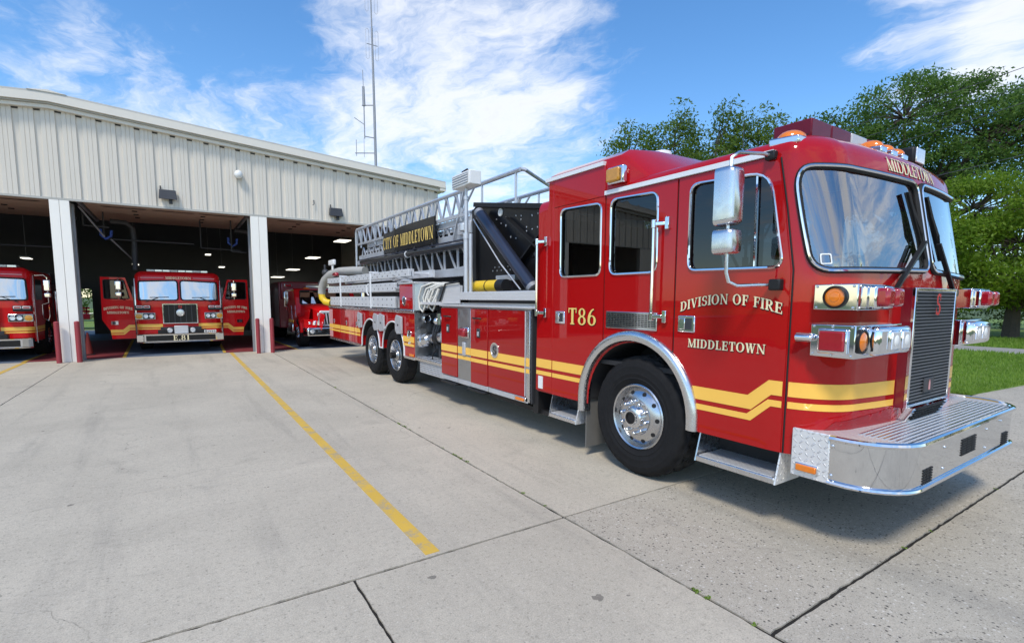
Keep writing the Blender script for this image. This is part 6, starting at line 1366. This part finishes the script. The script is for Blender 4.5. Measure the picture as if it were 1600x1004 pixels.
# something maroon parked behind the station, seen through the rear doorway
tr = thing('parked_trailer', 'low maroon trailer behind the station seen through the rear doorway', 'trailer', (-4.6, 33, 0))
obj('trailer_bed', MB().box(-7.0, -3.6, 32.6, 34.4, .50, .78), 'maroon_paint', tr, bevel=.02); obj('trailer_rail', MB().box(-7.0, -3.6, 32.6, 32.66, .86, .95).box(-7.0, -3.6, 32.6, 32.66, 1.02, 1.10), 'maroon_paint', tr)
m = MB()
for k in range(8): m.box(-6.9+.45*k, -6.84+.45*k, 32.6, 32.66, .78, 1.1)
obj('trailer_stakes', m, 'maroon_paint', tr)
for x in (-4.4, -6.2): obj('wheel', MB().cyl((x, 32.62, .3), (x, 32.85, .3), .3, n=20), 'rubber', tr)
# ================================================================ vegetation
def leaf_mat(name, a, b_, trans=.35):
    m = bpy.data.materials.new(name); m.use_nodes = True; g = NT(m); g.N.remove(g.N['Principled BSDF']); out = g.N['Material Output']
    ge = g.geo(); c = g.mix(ge.outputs['Random Per Island'], c4(a), c4(b_)); c = g.mix(g.math('MULTIPLY', g.ramp(g.noise(.5, 3, .6, ge.outputs['Position']), .35, .65), .35), c, c4([x*.6 for x in a]))
    d = g.n('ShaderNodeBsdfPrincipled', {'Base Color': c, 'Roughness': .55, 'Specular IOR Level': .3}); t = g.n('ShaderNodeBsdfTranslucent', {0: g.mix(.5, c, c4((b_[0]*1.4, b_[1]*1.5, b_[2])))})
    mx_ = g.n('ShaderNodeMixShader', {0: trans}); g.L.new(d.outputs[0], mx_.inputs[1]); g.L.new(t.outputs[0], mx_.inputs[2]); g.L.new(mx_.outputs[0], out.inputs['Surface']); MATS[name] = m
leaf_mat('leaf_light', (.06, .12, .012), (.16, .24, .04), .45); leaf_mat('leaf_dark', (.05, .12, .022), (.15, .25, .055), .5); leaf_mat('leaf_bright', (.09, .17, .010), (.24, .36, .035), .5); leaf_mat('leaf_hedge', (.02, .045, .010), (.045, .085, .018)); leaf_mat('grass_blade', (.14, .25, .025), (.28, .40, .07), .45)
def np_mesh(name, V, F, mt, parent=None):
    me = bpy.data.meshes.new(name); n = len(V); k = F.shape[1]
    me.vertices.add(n); me.vertices.foreach_set('co', V.astype(np.float32).ravel()); me.loops.add(F.size); me.polygons.add(len(F))
    me.loops.foreach_set('vertex_index', F.astype(np.int32).ravel()); me.polygons.foreach_set('loop_start', np.arange(0, F.size, k, dtype=np.int32)); me.polygons.foreach_set('loop_total', np.full(len(F), k, dtype=np.int32))
    me.update(); me.materials.append(MATS[mt]); return link_mesh(name, me, parent)
def leaves(rs, centres, per, spread, size, droop=0.0, flat=.6):
    n = len(centres)*per; C_ = np.repeat(centres, per, 0)+np.clip(rs.normal(0, 1, (n, 3)), -1.7, 1.7)*np.array([spread, spread, spread*flat])
    a = rs.normal(0, 1, (n, 3)); a[:, 2] -= droop; a /= np.linalg.norm(a, axis=1)[:, None]; b = np.cross(a, rs.normal(0, 1, (n, 3))); b /= np.linalg.norm(b, axis=1)[:, None]+1e-9
    s = size*rs.uniform(.6, 1.35, (n, 1)); L_ = a*s; W_ = b*s*.42; c = np.cross(a, b)*s*.10
    V = np.stack([C_-L_*.5, C_+W_*.5+c, C_+L_*.5, C_-W_*.5+c], 1).reshape(-1, 3); F = np.arange(4*n).reshape(-1, 4); return V, F
def tree(name, label, base, trunk_h, lobes, seed, leafm, tips, per, spread, size, trunk_r, group=None, droop=0.0, upright=0.0):
    rs = np.random.RandomState(seed); t = thing(name, label, 'tree', base, group); bx, by, bz = base
    m = MB(); top = Vector((bx, by, bz+trunk_h)); m.tube([(bx, by, bz-.1), (bx+.05, by, bz+trunk_h*.5), top], [trunk_r*1.25, trunk_r, trunk_r*.8], 10)
    cs = []; tw = MB()
    vol = np.array([l[3]*l[4]*l[5] for l in lobes]); vol = vol**.7/np.sum(vol**.7)
    for l, v in zip(lobes, vol):
        c = np.array(l[:3]); r = np.array(l[3:6]); cw = Vector((bx+c[0], by+c[1], bz+c[2]))
        mid = top.lerp(cw, .5)+Vector(rs.normal(0, .25, 3)); rr = trunk_r*.5
        base_p = Vector((bx, by, bz+trunk_h*rs.uniform(.6, 1.0))); m.tube([base_p, mid, cw], [rr, rr*.6, rr*.3], 7)
        n = max(6, int(tips*v))
        for k in range(n):
            d = rs.normal(0, 1, 3); d /= np.linalg.norm(d); q = c+d*r*rs.uniform(.45, 1.05)**.6
            if upright: q[2] += abs(rs.normal(0, upright))
            pw = Vector((bx+q[0], by+q[1], bz+q[2])); cs.append(np.array(pw))
            if k % 2 == 0:
                e = cw.lerp(pw, .55)+Vector(rs.normal(0, .12, 3)); tw.tube([cw.lerp(pw, .1), e, pw], [rr*.30, rr*.18, rr*.06], 4, cap=False)
            if k % 2 == 0 and upright:
                for z in (.25, .5): cs.append(np.array(pw)-np.array([0, 0, z]))
    tk = obj('trunk', m, 'bark', t); obj('branches', tw, 'bark', tk, smooth_=0)
    V, F = leaves(rs, np.array(cs), per, spread, size, droop, .42)
    o = np_mesh('crown', V, F, leafm, t); return t
# tree behind the cab roof: loose upright shoots
tree('leafy_tree', 'light green tree with upright shoots showing above the ladder truck cab roof', (15.6, 11.6, .45), 2.6, [(-1.9, 1.6, 6.0, .9, .9, .9), (-.7, .7, 6.4, .9, .9, 1.15), (.4, -.2, 6.3, .9, .9, 1.2), (1.5, -1.1, 6.4, .9, .9, 1.1), (2.3, -1.9, 6.1, .8, .8, 1.0), (0, 0, 5.0, 2.6, 2.2, 1.0), (0, 0, 3.8, 2.2, 2.0, 1.0)], 3, 'leaf_light', 420, 46, .20, .12, .14, upright=.35)
tree('locust_tree', 'tall dark green spreading tree rising behind the right end of the light bar', (34, 12.4, 0), 6, [(0, 0, 11.6, 2.6, 2.6, 2.0), (3.2, -2.6, 10.4, 3.2, 3.0, 2.2), (6.5, -4.6, 11.4, 3.0, 3.0, 2.0), (-2.6, 2.0, 10.4, 1.9, 1.9, 1.5), (-4.2, 3.2, 9.6, 1.5, 1.5, 1.4), (1.5, -1.2, 8.4, 3.6, 3.0, 1.6), (7.5, -5.0, 8.8, 3.0, 2.4, 1.6), (-1.5, 1.5, 7.6, 2.4, 2.4, 1.6), (2.2, -1.6, 12.9, 1.6, 1.6, .8), (5.2, -3.8, 12.6, 1.4, 1.4, .8)], 11, 'leaf_dark', 620, 95, .42, .20, .42, droop=.3)
tree('maple_tree', 'bright green low-branched tree on the lawn at the right edge', (30, 6.4, 0), 2.0, [(-1.5, 1.2, 5.4, 2.6, 2.6, 1.4), (1.5, -1.4, 5.5, 2.8, 2.6, 1.5), (-2.8, 2.0, 4.0, 2.2, 2.2, 1.4), (0, 0, 4.0, 3.6, 3.2, 1.6), (2.8, -2.6, 3.9, 2.6, 2.4, 1.5), (-1.0, .5, 2.6, 2.8, 2.6, .8), (2.5, -2.0, 2.6, 2.6, 2.4, .8), (-3.4, 3.2, 3.2, 1.6, 1.6, 1.2), (-2.2, 1.6, 1.9, 2.2, 2.0, .7), (1.2, -1.0, 1.9, 2.6, 2.2, .7), (-1.0, -2.6, 2.0, 2.0, 2.0, .8)], 23, 'leaf_bright', 800, 85, .34, .17, .26, droop=.5)
tree('background_tree', 'small green tree top just left of the light bar', (27, 17.0, 0), 4, [(0, 0, 8.3, 1.5, 1.5, 1.4), (1.3, -1.2, 7.2, 1.6, 1.6, 1.5), (-1.2, 1.2, 6.9, 1.4, 1.4, 1.4)], 31, 'leaf_dark', 220, 36, .26, .15, .2)
# hedge row behind the maple and a belt of trees beyond the back yard
def hedge(name, label, p0, p1, h, w, n, seed, leafm='leaf_hedge', size=.2):
    rs = np.random.RandomState(seed); p0 = np.array(p0, float); p1 = np.array(p1, float); t = rs.rand(n, 1); C_ = p0+(p1-p0)*t; nr = np.array([-(p1-p0)[1], (p1-p0)[0], 0]); nr /= np.linalg.norm(nr)
    hh = h*(.75+.3*np.sin(t*23+seed)*np.cos(t*9)); C_ = C_+nr*rs.uniform(-w, w, (n, 1)); C_[:, 2] += (rs.rand(n, 1)**.7*hh)[:, 0]
    V, F = leaves(rs, C_, 40, .28, size); o = np_mesh(name, V, F, leafm); tag(o, label, 'hedge'); return o
hedge('hedge', 'dark hedge behind the maple at the far side of the lawn', (46, -24, 0), (36, 26, 0), 4.6, 1.3, 1900, 5)
hedge('hedge', 'green bushes beyond the back yard seen through the rear doorway', (-16, 44, 0), (4, 44, 0), 4.2, 1.0, 420, 8, 'leaf_light', .22)
# grass blades on the lawn (nobody could count them)
rs = np.random.RandomState(2); n = 60000
gx = 11.2+rs.rand(n)**1.6*18; gy_ = rs.rand(n)*9.5+2.4; edge = np.interp(gx, [11.2, 13.4, 18, 30], [2.82, 2.62, 2.22, 1.9])+.01; gy_ = edge+rs.rand(n)**1.2*9; ok = ~((gx > 21.1) & (gx < 23.5)); gx, gy_ = gx[ok], gy_[ok]; n = len(gx)
an = rs.rand(n)*2*pi; h_ = rs.uniform(.035, .095, n)*(1+.5*(gx-11)/12); w_ = .006+.0012*(gx-11); lean = rs.normal(0, .03, (n, 2))
V = np.stack([np.stack([gx-np.cos(an)*w_, gy_-np.sin(an)*w_, np.zeros(n)], 1), np.stack([gx+np.cos(an)*w_, gy_+np.sin(an)*w_, np.zeros(n)], 1), np.stack([gx+lean[:, 0], gy_+lean[:, 1], h_], 1)], 1).reshape(-1, 3)
o = np_mesh('grass', V, np.arange(3*n).reshape(-1, 3), 'grass_blade'); o['kind'] = 'stuff'; o['label'] = 'short green grass blades on the lawn'
# weeds in the slab joints
rs = np.random.RandomState(4); C_ = []
for (xa, ya, xb, yb, k) in ((2.31, 1.25, 2.31, 9.5, 10), (2.31, 1.55, 2.31, 1.66, 5), (2.31, 4.3, 2.31, 4.6, 8), (2.31, 5.9, 2.31, 6.2, 6), (2.4, 1.22, 6, 1.22, 3)):
    for _ in range(k): t = rs.rand(); C_.append((xa+(xb-xa)*t, ya+(yb-ya)*t, .004))
V, F = leaves(rs, np.array(C_), 7, .010, .022, flat=.5); V[:, 2] = np.abs(V[:, 2]-.004)+.001
o = np_mesh('joint_weeds', V, F, 'grass_blade'); o['kind'] = 'stuff'; o['label'] = 'tiny weeds growing in the apron joints'
# grit and bits of leaf on the apron
# overhead wires crossing the sky at the right
for k, (a, b, sag) in enumerate((((28.5, 1.2, 11.5), (13.2, 15.6, 4.9), .25), ((28.5, 1.4, 10.7), (13.2, 15.0, 4.7), .25), ((28.5, 1.65, 10.15), (13.2, 14.3, 4.2), .25), ((28.5, 3.55, 7.8), (13.2, 9.3, 3.9), .2))):
    a, b = Vector(a), Vector(b); pts = [a.lerp(b, t/24)-Vector((0, 0, sag*4*(t/24)*(1-t/24))) for t in range(25)]
    o = obj('overhead_wire', MB().tube(pts, .011, 5), 'dark_steel'); tag(o, '%s overhead wire crossing in front of the tall dark tree' % ('highest', 'second highest', 'third highest', 'lowest')[k], 'wire', 'overhead wires at the right')
